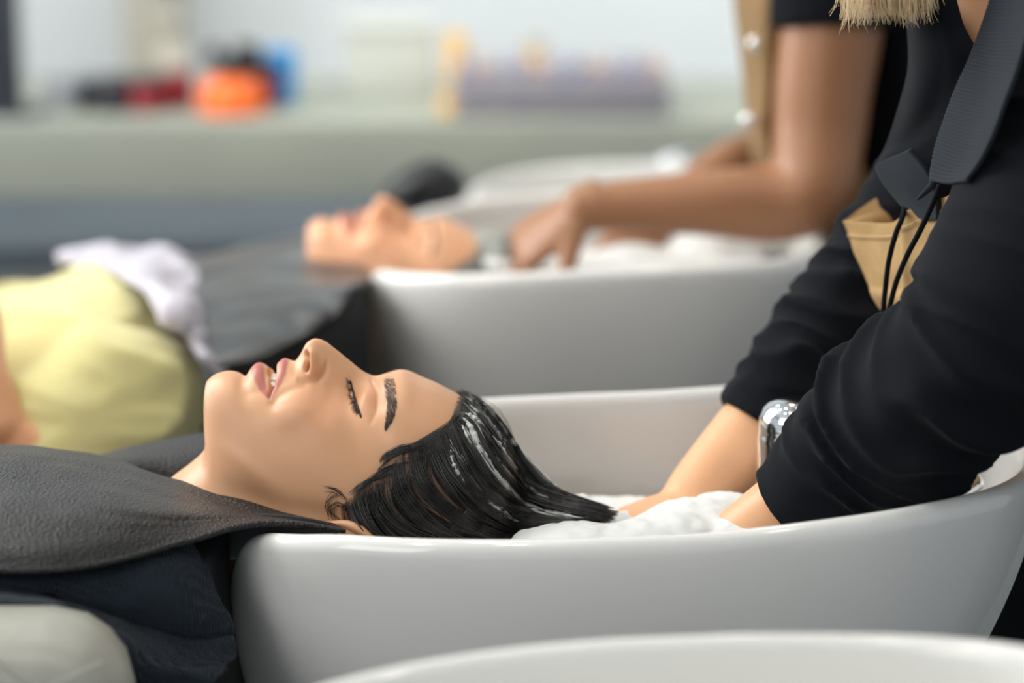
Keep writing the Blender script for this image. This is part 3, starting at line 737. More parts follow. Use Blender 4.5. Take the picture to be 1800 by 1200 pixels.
jar(258, .040, .076, M['red'], M['blackp'], 'dark red jar with black lid, left of the two', YC+.14)
jar(312, .038, .074, M['red'], M['red'], 'plain dark red jar, right of the two', YC+.2)
x = Xc(305, YC+.32, zt); t = thing('pump_bottle', (x, YC+.32, zt), 'tall beige-grey bottle behind the dark red jars', 'bottle')
turned('bottle_body', 305, [(.028, .0005), (.03, .01), (.03, .12), (.012, .14)], M['beige'], YC+.32, t); turned('pump', 305, [(.012, .14), (.02, .143), (.02, .19), (.01, .195)], M['beige'], YC+.32, t)
x = Xc(408, YC+.12, zt); t = thing('tool_bowl', (x, YC+.12, zt), 'bright orange tapered bowl with black brushes on the counter', 'bowl')
turned('bowl_shell', 408, [(.066, .0005), (.07, .006), (.064, .05), (.045, .075), (.040, .078), (.036, .05), (.001, .03)], M['orange'], YC+.12, t)
t2 = thing('brush_bundle', (x, YC+.12, zt+.06), 'black hair brushes heaped in the orange bowl', 'brush')
P = []; Rr = []
for k in range(9):
    a = k*.7; P.append(cr([(x+.01*math.cos(a), YC+.12+.01*math.sin(a), zt+.05), (x+.02*math.cos(a)+.01, YC+.12+.02*math.sin(a), zt+.085), (x+.055*math.cos(a)+.012, YC+.12+.04*math.sin(a), zt+.10+.02*(k % 3))], 12)); Rr.append(np.linspace(.008, .017, 12))
V, F = tubes(P[:5], Rr[:5], 8); link('bristles', mesh('bristles', V, F), M['blackp'], t2); V, F = tubes(P[5:], Rr[5:], 8); link('handles', mesh('handles', V, F), M['blackp'], t2)
jar(472, .022, .10, M['red'], M['blackp'], 'slim dark bottle between the orange bowl and blue box', YC+.2, 'bottle', 'slim_bottle')
x = Xc(495, YC+.25, zt); t = thing('cardboard_box', (x, YC+.25, zt), 'bright blue upright box right of the orange bowl', 'box')
box('carton', x-.032, x+.032, YC+.22, YC+.28, zt+.0005, zt+.115, M['blue'], .003, t); box('flap', x-.03, x+.03, YC+.221, YC+.279, zt+.115, zt+.119, M['blue'], .001, t)
x = Xc(16, YC+.1, zt); t = thing('mirror_stand', (x, YC+.1, zt), 'dark metal upright of a mirror at the left edge', 'mirror')
box('post', x-.05, x+.03, YC+.06, YC+.12, zt+.012, zt+1.0, M['frame'], .004, t); box('foot', x-.09, x+.07, YC+.03, YC+.18, zt+.0005, zt+.012, M['frame'], .003, t)
x0, x1 = Xc(82, YC+.6, zt), Xc(165, YC+.6, zt)
tag(box('trim_1', x0, x1, 4.8, 5.3, zt-.3, 3.0, M['beige'], .004), kind='structure')
# crate of curlers
x0, x1 = Xc(800, YC+.25, zt), Xc(1165, YC+.25, zt); hc = .098
t = thing('storage_tray', ((x0+x1)/2, YC+.25, zt), 'long grey-violet tray full of hair rollers at the right of the counter', 'tray')
box('tray_shell', x0, x1, YC+.03, YC+.30, zt+.0005, zt+hc*.85, mat('violet_grey_plastic', (.20, .20, .25), rough=.6, noise_col=(30, (.34, .29, .26), .6)), .012, t)
rm = [mat('roller_a', (.26, .24, .32), rough=.7), mat('roller_b', (.45, .30, .24), rough=.7), mat('roller_c', (.30, .29, .36), rough=.7)]
ro = None
for k in range(11):
    xx = x0+.02+(x1-x0-.04)*k/10; V, F = tubes([cr([(xx, YC+.05, zt+hc*.85+.010), (xx, YC+.28, zt+hc*.85+.010)], 6)], [np.full(6, .0125)], 14)
    tag(link('hair_roller', mesh('hair_roller', V, F), rm[k % 3]), 'violet-grey or tan hair roller lying in a row on the long tray', 'roller', 'hair rollers on the long tray')
x = Xc(803, YC+.42, zt); jar(803, .024, .135, M['amber'], M['amber'], 'yellow bottle standing behind the left end of the long tray', YC+.42, 'bottle', 'squeeze_bottle')
jar(793, .024, .055, M['amber'], M['beige'], 'small amber jar in front of the left end of the long tray', YC+.08)
jar(940, .024, .125, M['amber'], M['beige'], 'pale orange pot behind the middle of the long tray', YC+.42)
x0, x1 = Xc(610, YC+.5, zt), Xc(765, YC+.5, zt)
t = thing('paper_carton', ((x0+x1)/2, YC+.5, zt), 'pale cream carton against the wall between blue box and tray', 'box')
pale = mat('cream_card', (.55, .56, .50), rough=.8)
box('carton_body', x0, x1, YC+.44, YC+.56, zt+.0005, zt+.15, pale, .004, t); box('carton_lid', x0-.003, x1+.003, YC+.435, YC+.565, zt+.13, zt+.155, pale, .003, t)

def wrinkle(me, layers):
    """soft ridged folds pushed along the normals; layers of (amp, scale xyz, shear)"""
    n = len(me.vertices); c = np.zeros(n*3); me.vertices.foreach_get('co', c); c = c.reshape(-1, 3)
    nn = np.zeros(n*3); me.vertices.foreach_get('normal', nn); nn = nn.reshape(-1, 3); out = c.copy()
    for k, (amp, sc, sh_) in enumerate(layers):
        q = c*np.array(sc)+np.outer(c[:, 2], sh_)*sc[0]
        v = np.array([mnoise.noise(Vector(p)+Vector((k*7.3, 1.1, 2.2))) for p in q]); w = np.array([mnoise.noise(Vector(p*1.9)+Vector((3.3, k, 8.2))) for p in q])
        out += nn*(amp*((1-np.abs(v)*2.2)**2*.9-.4+.35*w))[:, None]
    me.vertices.foreach_set('co', out.ravel()); me.update(); return me
# ------------------------------------------------------------------ hands
def hand(wrist, d, n, thumb_side=1, curls=(.5, .55, .6, .65), spread=.09, scale=1.0, thumb_curl=.3):
    """rings of palm, four fingers and thumb. d: direction to knuckles, n: back-of-hand normal"""
    d = np.array(d, float); d /= np.linalg.norm(d); n = np.array(n, float); n -= d*n.dot(d); n /= np.linalg.norm(n); s = np.cross(d, n)*thumb_side
    w = np.array(wrist, float); out = []
    def ell(path, m=20):
        R = []
        q = cr(path, 14)
        a = np.linspace(0, 2*math.pi, m, endpoint=False)
        for r in q: R.append(r[:3]+np.outer(np.cos(a)*r[3], s)+np.outer(np.sin(a)*r[4], n))
        return np.array(R)
    L = .082*scale
    def at(u, v=0, h=0): return w+d*u+s*v+n*h
    out.append(ell([(*at(-.03*scale), .026*scale, .019*scale), (*at(0), .025*scale, .017*scale), (*at(.025*scale, .003), .034*scale, .0165*scale), (*at(.06*scale), .041*scale, .0145*scale), (*at(L), .040*scale, .0115*scale), (*at(L+.008), .032*scale, .008*scale)]))
    for k, (off, ln) in enumerate(((.029, .068), (.010, .077), (-.010, .071), (-.028, .055))):
        a0 = spread*(1.5-k); dd = d*math.cos(a0)+s*math.sin(a0); p = at(L-.012, off*scale, 0); pts = [(*p, .0098*scale, .0098*scale)]
        ang = 0; c = curls[k]; r = .0092
        for j, (fr, ca) in enumerate(((.16, .15), (.34, c), (.28, c*.95), (.22, c*.6))):
            ang += ca; v = dd*math.cos(ang)-n*math.sin(ang); p = p+v*ln*fr*scale*1.25; r -= .0007
            pts.append((*p, r*scale, r*scale))
        out.append(limb(pts, 26, 14, lambda u, a: .05*np.cos(6*math.pi*u)))
    p = at(.018*scale, .026*scale, -.004); v0 = d*.62+s*.72-n*.25; v0 /= np.linalg.norm(v0); pts = [(*at(.0, .012*scale, 0), .014*scale, .014*scale), (*p, .014*scale, .014*scale)]
    v = v0
    for j, (ln, r) in enumerate(((.036, .0115), (.028, .0105), (.020, .0085))):
        p = p+v*ln*scale; pts.append((*p, r*scale, r*scale)); v = v*math.cos(thumb_curl)+(d*.8-n*.5)*math.sin(thumb_curl); v /= np.linalg.norm(v)
    out.append(limb(pts, 26, 14))
    return out
def R2m(rings): return [loftmesh('x', r) for r in rings]
def wl(l):  # (px,py,Y,r[,r2]) -> limb points
    return [(*W(a[0], a[1], a[2]), a[3], a[4] if len(a) > 4 else a[3]) for a in l]
def no_tint(me):
    return me
def head_copy(rot, origin, scale=1.0):
    """the face model moved onto another neck: local frame +x crown, +z face"""
    R, _ = build_head(first=6, nr=230, half=80, mouth_open=False)
    far_ = R[:, 1:-1][:, ::-1].copy(); far_[..., 1] *= -1; full = np.concatenate([R, far_], 1)
    o = W(310, 950, 0); q = (full-o)*scale; q = q@np.array(rot).T+np.array(origin)
    return q

# ------------------------------------------------------------------ second client (blurred)
A_ = math.radians(2)
rx = np.array([[1, 0, 0], [0, math.cos(A_), -math.sin(A_)], [0, math.sin(A_), math.cos(A_)]])
c2 = thing('person', (W(690, 450, .87)[0], .87, 0), 'blurred client in a yellow shirt lying back over the middle basin', 'person')
o1 = W(361, 684, 0); o2 = W(541, 395, .87)+np.array([0, 0, -.006])
R2, T2 = build_head(nr=260, half=80); far_ = R2[:, 1:-1][:, ::-1].copy(); far_[..., 1] *= -1; full = np.concatenate([R2, far_], 1)
ax = np.array([0, 0, o1[2]-.08])
full2 = ((full-o1-np.array([0, 0, -.08]))@rx.T)+np.array([0, 0, -.08])+o2
full2[..., 2] -= .11*sm(-full2[..., 0], .24, .32)
me = loftmesh('client_body_b', full2); at = me.color_attributes.new('tint', 'FLOAT_COLOR', 'POINT'); cc = np.zeros((len(me.vertices), 4), np.float32)
cc[:full2.shape[0]*full2.shape[1]] = np.concatenate([T2, T2[:, 1:-1][:, ::-1]], 1).reshape(-1, 4); at.data.foreach_set('color', cc.ravel())
b2 = link('body', me, M['skin2'], c2)
def reclined_legs(root, dy, dz, m):
    lg = [limb([(-.98,dy+s*.05,.80+dz,.12,.10),(-1.15,dy+s*.09,.79+dz,.095,.095),(-1.42,dy+s*.10,.80+dz,.07,.075),(-1.55,dy+s*.10,.70+dz,.062,.065),(-1.64,dy+s*.10,.48+dz,.055,.055),(-1.70,dy+s*.10,.28+dz,.045,.05)], 60, 30, ends=False) for s in (-1, 1)]
    link('trousers', fuse(R2m(lg+[limb([(-1.0,dy,.80+dz,.17,.11),(-.80,dy,.80+dz,.19,.115),(-.66,dy,.81+dz,.185,.115)], 30, 40)]), .008, 2), m, root)
    for s in (-1, 1): link('shoe', loftmesh('shoe', limb([(-1.68,dy+s*.10,.27+dz,.038,.05),(-1.72,dy+s*.10,.235+dz,.042,.045),(-1.82,dy+s*.10,.225+dz,.045,.03),(-1.88,dy+s*.10,.225+dz,.035,.022)], 30, 20)), M['blackp'], root)
reclined_legs(c1, .0, .0, M['navy']); reclined_legs(c2, .78, .0, M['slate'])
# near forearm of the second client at the left edge
hm = R2m([limb(wl([(-100,500,.50,.045),(-75,570,.44,.042),(-50,660,.38,.034),(-5,750,.36,.028)]), 40, 24)]+hand(W(-5, 750, .36), (.5, -.1, -.6), (-.3, -.8, .3), 1))
link('forearm', fuse(hm, .004), M['skin2'], b2)
def to2(P): return (((P-o1-np.array([0, 0, -.08]))@rx.T)+np.array([0, 0, -.08])+o2)
P = []; Rr = []
for k in range(1100):
    u = random.uniform(0, ng-1.05); q = strand(u, 0, 0, 16, random.uniform(0, .06), random.uniform(.6, .85)); q = q+np.array([random.gauss(0, .0012), 0, random.uniform(-.001, .002)])
    P.append(to2(q)); Rr.append(np.interp(np.linspace(0, 1, 16), [0, .2, 1], [.0003, .0009, .0006]))
V, F = tubes(P, Rr, 4); hair2 = link('hair', mesh('hair_b', V, F), M['hair'], c2)
q2 = patch(ALL[:, 1:34:3], 70, 50); n2 = normals(q2); ctr = W(760, 880, 0); n2 *= np.sign(((q2-ctr)*n2).sum(-1, keepdims=True)); q2 = q2+n2*.001+n2*(.0015*np.sin(np.arange(70)*1.9))[:, None, None]
link('hair_mass', clothmesh('hair_mass_b', to2(q2), .005), mat('lathered_hair', (.06, .06, .052), rough=.45, noise_col=(26, (.30, .31, .27), .8)), hair2)
link('lathered_hair', loftmesh('lathered_hair', limb(wl([(846,448,.86,.03,.014),(862,456,.84,.035,.018),(878,464,.83,.035,.018),(895,476,.83,.03,.014)]), 30, 24, lambda u, a: .06*np.sin(7*a+20*u))), mat('green_grey_lather', (.11, .115, .10), rough=.6, noise_col=(45, (.42, .43, .39), .8)), hair2)
brw = []
for pts in ([(683, 667), (686, 690), (688, 712), (683, 735), (677, 752)], [(616, 668), (622, 684), (628, 702), (633, 718), (638, 732)]):
    q = on_face_path(pts, 16, .001); brw += [to2(q), to2(q*np.array([1, -1, 1]))]
for q, r_, n_ in zip(brw, (.0013, .0013, .0006, .0006), ('eyebrow', 'eyebrow', 'eyelashes', 'eyelashes')):
    V, F = tubes([q], [np.full(16, r_)], 6); link(n_, mesh('brow_b', V, F), M['lash'], c2)
# yellow shirt: torso shell with folds
def fold(amp, K, s, ph, lo=0., hi=1.):
    return lambda u, a: amp*sm(u, lo, lo+.1)*(1-sm(u, hi-.1, hi))*(1-1.6*np.abs(np.sin(math.pi*(u*K+s*np.sin(a+ph)+.15*np.sin(3*a+u*9)))))
shirt = limb(wl([(-420,710,.78,.25,.10),(-200,695,.76,.26,.10),(-40,690,.72,.27,.10),(90,672,.70,.27,.107),(180,665,.70,.25,.108),(240,690,.70,.18,.085),(275,715,.70,.12,.05)]), 120, 100)
sleeve2 = limb(wl([(300,725,.56,.045),(250,705,.52,.068),(170,722,.46,.080),(80,760,.41,.072)]), 90, 90)
link('yellow_shirt', wrinkle(fuse(R2m([shirt, sleeve2]), .005, 4), [(.013, (3.5, 3.5, 9), (1.6, 0, .6)), (.004, (9, 9, 16), (1.2, 0, 1))]), M['yellow'], c2)
# white collar towel of the second client
Wt = [[(110,445,1.0),(200,436,1.0),(300,445,.98),(345,470,.95)],[(105,462,.86),(190,455,.84),(285,470,.80),(345,500,.76)],[(200,478,.72),(260,482,.70),(315,505,.66),(350,535,.62)],[(248,505,.56),(290,520,.52),(330,555,.50),(362,588,.50)],[(292,565,.50),(325,590,.48),(355,625,.46),(392,662,.46)]]
Gw = patch([pw(r) for r in Wt], 60, 60); Gw = Gw+normals(Gw)*(vnoise(Gw, 22, 4, 2)*.012)[..., None]
towel2 = thing('towel', (W(250, 500, .75)[0], .75, 0), 'crumpled white and violet-grey towel on the chest of the blurred client', 'towel')
link('towel_cloth', clothmesh('towel_b', Gw, .01), M['white'], towel2)
cape2 = thing('cape', (W(450, 550, .6)[0], .6, 0), 'shiny black cape over the shoulders of the blurred client', 'cape')
Ct = [[(320,455,1.0),(400,440,1.02),(480,425,1.04),(545,410,1.06),(580,405,1.07)],[(315,470,.84),(395,462,.84),(475,455,.84),(560,455,.84),(640,470,.82)],[(320,500,.74),(400,492,.74),(480,480,.74),(570,478,.74),(650,484,.72)],[(345,565,.56),(420,545,.56),(490,530,.57),(570,508,.61),(640,492,.66)],[(375,620,.44),(440,610,.45),(505,585,.49),(570,550,.54),(630,505,.64)],[(385,648,.42),(450,640,.43),(515,607,.47),(575,565,.53),(628,515,.64)]]
Gk = patch([pw(r) for r in Ct], 60, 80); ii = np.arange(60)[:, None]; jj = np.arange(80)[None, :]
Gk = Gk+normals(Gk)*(vnoise(Gk, 8, 5, 2)*.01)[..., None]
glossy = mat('glossy_cape', (.018, .019, .021), rough=.34, spec=1.0)
Lk = [[(330,560,.62),(420,540,.62),(520,520,.62),(640,500,.63)],[(385,640,.60),(450,640,.60),(550,620,.60),(650,600,.62)],[(380,860,.60),(450,860,.60),(550,860,.60),(655,860,.62)]]
link('lining', clothmesh('lining_b', patch([pw(r) for r in Lk], 20, 20), .003), M['darkchair'], cape2)
link('cape_sheet', clothmesh('cape_b', Gk, .004), glossy, cape2)
ch2 = thing('salon_chair', (-.55, .87, 0), 'dark reclining wash chair beneath the blurred client in yellow', 'chair')
box('backrest', -.95, W(600, 600, .7)[0]-.02, .60, 1.12, .50, .73, M['darkchair'], .05, ch2); box('base', -1.1, -.5, .72, 1.02, 0, .5, M['darkchair'], .02, ch2)
# headrest cape of the empty third seat
ch3 = thing('salon_chair', (-.5, 1.6, 0), 'dark wash chair mostly hidden behind the blurred client, at the empty basin', 'chair')
box('backrest', -.95, -.16, 1.42, 1.80, .50, .67, M['darkchair'], .05, ch3); box('base', -.95, -.45, 1.5, 1.74, 0, .5, M['darkchair'], .02, ch3)
hr = thing('headrest', (W(745, 340, 1.5)[0], 1.5, 0), 'black padded neck rest at the empty farthest basin', 'headrest')
link('pad', loftmesh('pad', limb(wl([(690,345,1.62,.035,.02),(725,328,1.62,.045,.028),(762,322,1.62,.04,.035),(790,335,1.62,.03,.03)]), 30, 24)), M['darkchair'], hr)

pc = W(735, 332, 1.62); V, F = tubes([cr([pc+np.array([0, 0, -.01]), pc+np.array([-.01, 0, -.1]), (-.2, 1.62, .66), (-.24, 1.62, .60)], 16)], [np.full(16, .012)], 10); link('stem', mesh('stem', V, F), M['frame'], hr)
# ------------------------------------------------------------------ far stylist (blurred)
s2 = thing('person', (W(1480, 500, 1.0)[0]+.1, 1.0, 0), 'blurred stylist in black t-shirt and tan apron washing hair at the middle basin', 'person')
torso2 = limb([(.60,1.02,.50,.15,.12),(.56,1.02,.80,.17,.13),(.465,1.02,1.02,.16,.105),(.415,1.02,1.22,.175,.105),(.40,1.02,1.36,.19,.095),(.39,1.02,1.44,.08,.07),(.38,1.02,1.50,.06,.06)], 60, 40)
legs2 = [limb([(.60,1.02+s*.09,.62,.09,.09),(.62,1.02+s*.10,.45,.075,.075),(.64,1.02+s*.10,.25,.06,.06),(.66,1.02+s*.10,.06,.045,.045),(.60,1.02+s*.10,.035,.04,.035)], 40, 20) for s in (-1, 1)]
hd2 = head_copy(((-.45, 0, -.893), (0, -1, 0), (.893, 0, -.45)), (.39, 1.02, 1.46))
# proper rotation: crown (+x) goes up and forward, face (+z) looks down-left
armA = wl([(1470,-120,.86,.058),(1462,40,.84,.056),(1448,150,.83,.053),(1440,240,.82,.050),(1425,330,.80,.046),(1360,356,.80,.043),(1250,357,.79,.036),(1120,360,.79,.029),(1020,365,.79,.025)])
armB = wl([(1520,-120,1.18,.056),(1440,60,1.18,.052),(1400,190,1.17,.046),(1370,270,1.14,.042),(1290,300,1.06,.038),(1210,350,1.0,.03),(1150,395,.96,.025)])
hA = hand(W(1020, 365, .79), W(905, 445, .80)-W(1020, 365, .79), (.35, -.35, .85), -1, (.45, .5, .5, .5), .1, .95)
hB = hand(W(1150, 395, .96), W(1105, 450, .92)-W(1150, 395, .96), (.5, -.4, .7), 1, (.5, .5, .5, .5), .1, .95)
body2 = fuse(R2m([torso2, limb(armA, 80, 30), limb(armB, 80, 30)]+hA+hB+legs2+[hd2]), .004)
sb2 = link('body', body2, M['skin4'], s2)
tee = limb([(.555,1.02,.84,.18,.14),(.47,1.02,1.02,.172,.118),(.425,1.02,1.22,.19,.118),(.405,1.02,1.36,.20,.105),(.395,1.02,1.44,.10,.085)], 60, 50, lambda u, a: .02*np.sin(9*u+3*a))
slA = limb(wl([(1480,-160,.88,.075),(1464,-40,.85,.070),(1462,52,.84,.068)]), 40, 40, ends=False)
slB = limb(wl([(1540,-160,1.16,.072),(1470,-30,1.18,.068),(1440,50,1.18,.064)]), 40, 40, ends=False)
link('t_shirt', fuse(R2m([tee, slA, slB]), .005, 2), M['black'], s2)
def aprong(cols, th=.004): return clothmesh('apron', patch([pw(r) for r in cols], 60, 60), th)
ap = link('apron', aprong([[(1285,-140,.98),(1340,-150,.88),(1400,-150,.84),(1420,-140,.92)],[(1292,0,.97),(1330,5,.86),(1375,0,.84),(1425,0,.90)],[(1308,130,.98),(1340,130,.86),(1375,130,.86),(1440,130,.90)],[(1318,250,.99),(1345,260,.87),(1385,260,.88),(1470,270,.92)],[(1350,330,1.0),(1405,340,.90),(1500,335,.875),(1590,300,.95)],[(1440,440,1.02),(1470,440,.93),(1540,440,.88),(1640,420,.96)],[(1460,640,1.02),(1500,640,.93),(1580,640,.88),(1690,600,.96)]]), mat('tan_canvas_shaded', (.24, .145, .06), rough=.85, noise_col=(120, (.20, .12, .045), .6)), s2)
apw = [1]
for px, py in ((1330, 78), (1318, 213)):
    c = W(px, py, .855); a = np.linspace(0, 2*math.pi, 24, endpoint=False)
    R = np.array([np.stack([c[0]+np.cos(a)*r*.0095, np.full(24, c[1]+dy), c[2]+np.sin(a)*r*.0095], 1) for r, dy in ((.9, .006), (1, .002), (.95, -.001), (.5, -.003))])
    link('button', loftmesh('button', R), mat('pearl_button', (.8, .8, .78), rough=.1, metal=.6), ap)
P = []; Rr = []
for k in range(1400):
    a = random.uniform(-2.2, 2.2); q = [np.array([.285+.05*math.cos(a), 1.02+.05*math.sin(a), 1.705]), np.array([.335+.09*math.cos(a), 1.02+.092*math.sin(a), 1.665]), np.array([.365+.095*math.cos(a), 1.02+.095*math.sin(a), 1.58]), np.array([.42+.05*math.cos(a), 1.02+.05*math.sin(a), 1.53])]
    P.append(cr(q, 8)); Rr.append(np.full(8, .003))
V, F = tubes(P, Rr, 4); link('hair', mesh('hair_c', V, F), M['hair'], s2)
link('trousers', fuse(R2m([limb([(.57,1.02+s*.05,.84,.135,.11),(.60,1.02+s*.09,.62,.105,.105),(.62,1.02+s*.10,.45,.09,.09),(.64,1.02+s*.10,.25,.075,.075),(.66,1.02+s*.10,.08,.065,.065)], 60, 40, ends=False) for s in (-1, 1)]), .008, 2), M['black'], s2)
tag(link('shampoo_foam', blobs('foam_b', [(1240,440,.95,.05,.05,.028),(1290,430,.97,.04,.05,.022),(1370,420,1.0,.035,.04,.022),(1100,455,.92,.05,.05,.02),(880,455,.85,.04,.05,.014),(1000,470,.88,.12,.10,.012),(1180,470,.88,.12,.12,.012)], .006), M['foam']), 'white blurred lather in the middle basin around the hands of the far stylist', 'foam', kind='stuff')
def mixer(px, py, Y, label, k=1.0):
    c = W(px, py, Y); t = thing('basin_mixer', (c[0], c[1], c[2]-.1), label, 'tap')
    a = np.linspace(0, 2*math.pi, 36, endpoint=False)
    R = np.array([np.stack([c[0]+np.cos(a)*r*k, c[1]+np.sin(a)*r*k, np.full(36, c[2]+h*k)], 1) for r, h in ((.024, -.12), (.021, -.10), (.020, -.06), (.0225, -.05), (.0225, -.018), (.0205, -.012), (.0235, -.010), (.0235, .004), (.019, .012), (.010, .017), (.001, .018))])
    link('mixer_body', loftmesh('mixer_body', R), M['chrome'], t); return t, c
t, c = mixer(1322, 425, 1.0, 'blurred chrome tap at the back of the middle basin')
link('lever', loftmesh('lever', limb([(c[0], c[1], c[2]+.012, .006, .006), (c[0]+.03, c[1], c[2]+.03, .005, .005), (c[0]+.06, c[1], c[2]+.035, .006, .004)], 16, 12)), M['frame'], t)
t3, c3 = mixer(1180, 290, 1.85, 'blurred chrome tap at the farthest basin')
link('lever', loftmesh('lever', limb([(c3[0], c3[1], c3[2]+.012, .006, .006), (c3[0]+.03, c3[1], c3[2]+.02, .005, .005)], 16, 12)), M['chrome'], t3)

for s in (-1, 1): link('shoe', loftmesh('shoe', limb([(.665,1.02+s*.10,.08,.045,.05),(.64,1.02+s*.10,.045,.052,.040),(.57,1.02+s*.10,.035,.050,.033),(.51,1.02+s*.10,.03,.036,.024)], 30, 24)), M['blackp'], s2)

# ------------------------------------------------------------------ near stylist
s1 = thing('person', (W(1700, 500, .08)[0]+.1, .08, 0), 'near stylist in black polo and tan apron washing the focused client', 'person')
def TX(px, py, Y): return W(px, py, Y)
tz = limb([(.86,.10,.46,.15,.12),(.80,.10,.72,.165,.13),(.64,.10,.90,.155,.11),(.50,.09,1.03,.165,.105),(.415,.08,1.13,.16,.085),(.375,.08,1.185,.085,.06),(.368,.08,1.225,.055,.052),(.362,.08,1.30,.052,.052)], 70, 40)
legs1 = [limb([(.86,.10+s*.09,.62,.09,.09),(.90,.10+s*.10,.45,.075,.075),(.93,.10+s*.10,.25,.06,.06),(.96,.10+s*.10,.06,.045,.045),(.89,.10+s*.10,.035,.04,.035)], 40, 20) for s in (-1, 1)]
th = math.radians(28)   # head tilted forward over the client
head1 = head_copy(((-math.sin(th), 0, -math.cos(th)), (0, -1, 0), (math.cos(th), 0, -math.sin(th))), (.355, .08, 1.30), .95)
arm_n = wl([(1940,120,-.05,.050),(1865,300,-.10,.048),(1800,520,-.15,.045),(1735,640,-.15,.042),(1600,740,-.11,.037),(1480,825,-.08,.033),(1370,905,-.06,.029),(1290,962,-.05,.0265)])
arm_f = wl([(1730,150,.19,.050),(1670,330,.20,.045),(1600,450,.19,.043),(1510,560,.18,.040),(1420,660,.14,.036),(1320,770,.10,.033),(1245,850,.07,.028),(1212,893,.05,.0255)])
hn = hand(W(1290, 962, -.05), W(1180, 1010, -.05)-W(1290, 962, -.05), (-.1, -.5, .85), -1, (.35, .4, .4, .4), .12, .95)
hf = hand(W(1212, 893, .05), W(1120, 938, -.015)-W(1212, 893, .05), (-.35, -.5, .8), 1, (.75, .8, .8, .75), .14, .95)
body1 = fuse(R2m([tz, limb(arm_n, 90, 36), limb(arm_f, 90, 36)]+hn+hf+legs1+[head1]), .0028, 5)
sb1 = link('body', body1, M['skin3'], s1)
# black polo: trunk and two pushed-up sleeves with bunched folds
def bunch(u, a, amp, K, lo, hi, ph):
    w = sm(u, lo, lo+.06)*(1-sm(u, hi-.15, hi)); x = u*K+.55*np.cos(a-ph)+.18*np.sin(2*a+u*23)+.1*np.sin(u*61+a*3)
    r = 1-np.abs(np.sin(math.pi*x)); return amp*w*(r*1.3-.45)*(.75+.35*np.sin(a*2+u*31))
sl_n = limb(wl([(1392,893,-.062,.038),(1412,878,-.066,.0400),(1450,845,-.075,.046),(1500,800,-.085,.053),(1560,748,-.10,.060),(1640,690,-.13,.062),(1725,625,-.15,.067),(1775,560,-.15,.073),(1815,460,-.13,.069),(1852,340,-.10,.067),(1895,210,-.07,.067),(1940,100,-.05,.066),(2000,0,-.02,.06)]), 240, 110,
    lambda u, a: bunch(u, a, .17, 17, .13, .62, 2.2)+.025*np.sin(u*18+a*2), ends=False)
sl_f = limb(wl([(1330,755,.105,.0385),(1345,738,.108,.040),(1380,690,.12,.043),(1420,640,.14,.047),(1470,582,.16,.052),(1525,520,.18,.055),(1590,430,.19,.055),(1645,340,.195,.054),(1682,255,.195,.054),(1715,180,.19,.053),(1750,90,.18,.050)]), 200, 90,
    lambda u, a: bunch(u, a, .14, 13, .12, .66, 1.0), ends=False)
trunk = limb([(.80,.10,.74,.185,.15),(.66,.10,.90,.185,.150),(.52,.09,1.03,.18,.12),(.44,.08,1.11,.18,.092),(.41,.08,1.145,.12,.055)], 110, 90, lambda u, a: .03*np.sin(14*u+2*a)+.02*np.sin(31*u-3*a))
sh_n = limb(wl([(1760,210,.01,.045),(1850,170,-.03,.058),(1940,100,-.05,.062)]), 40, 40)
polo = wrinkle(fuse(R2m([trunk, sl_n, sl_f, sh_n]), .0027, 7), [(.0035, (9, 9, 20), (1, 0, .3))])
po = link('polo_shirt', polo, M['black'], s1)
leg_sleeves = [limb([(.83,.10+s*.05,.80,.13,.10),(.87,.10+s*.09,.62,.105,.105),(.905,.10+s*.10,.45,.09,.09),(.935,.10+s*.10,.25,.075,.075),(.955,.10+s*.10,.08,.065,.065)], 60, 40, lambda u, a: .03*np.sin(25*u+a), ends=False) for s in (-1, 1)]
leg_sleeves.append(limb([(.87,.10,.44,.16,.13),(.84,.10,.6,.185,.155),(.79,.10,.78,.185,.155)], 40, 40))
link('trousers', fuse(R2m(leg_sleeves), .006, 2), M['black'], s1)
# collar
def rib_disp(G, per, amp):
    d = np.cumsum(np.r_[0, np.linalg.norm(np.diff(G[:, G.shape[1]//2], axis=0), axis=1)])
    return G+normals(G)*(amp*np.sin(d/per*2*math.pi))[:, None, None]
Cn = [[(1755,-60,-.03),(1800,-70,-.06),(1850,-60,-.10)],[(1742,0,-.02),(1785,-5,-.06),(1828,0,-.10)],[(1722,60,-.01),(1762,62,-.055),(1808,60,-.10)],[(1705,105,0),(1750,115,-.055),(1790,120,-.10)],[(1680,160,.0),(1730,170,-.05),(1768,180,-.10)],[(1660,215,0),(1708,228,-.045),(1748,235,-.095)],[(1645,262,.0),(1688,278,-.04),(1725,282,-.085)],[(1636,318,.0),(1668,322,-.035),(1700,317,-.075)]]
Gc1 = patch([pw([(x, y, Y-.06) for x, y, Y in r]) for r in Cn], 420, 60)
link('near_collar', clothmesh('near_collar', rib_disp(Gc1, .0027, .0008), .0022), M['rib'], po)
Cf = [[(1668,-40,-.02),(1640,-40,-.03),(1605,-30,.0),(1590,-20,.08)],[(1692,40,-.03),(1655,45,-.03),(1612,55,.0),(1598,60,.08)],[(1714,90,-.04),(1665,105,-.03),(1615,115,.0),(1598,125,.08)],[(1698,165,-.03),(1655,175,-.01),(1605,190,.02),(1580,195,.08)],[(1668,225,-.01),(1625,240,.02),(1583,250,.06),(1560,255,.10)],[(1648,265,.01),(1600,277,.04),(1560,280,.07),(1545,283,.10)],[(1650,300,.01),(1610,305,.03),(1570,303,.06),(1540,297,.09)]]
link('far_collar', clothmesh('far_collar_b', patch([pw(r) for r in Cf], 80, 40), .003), M['black'], po)
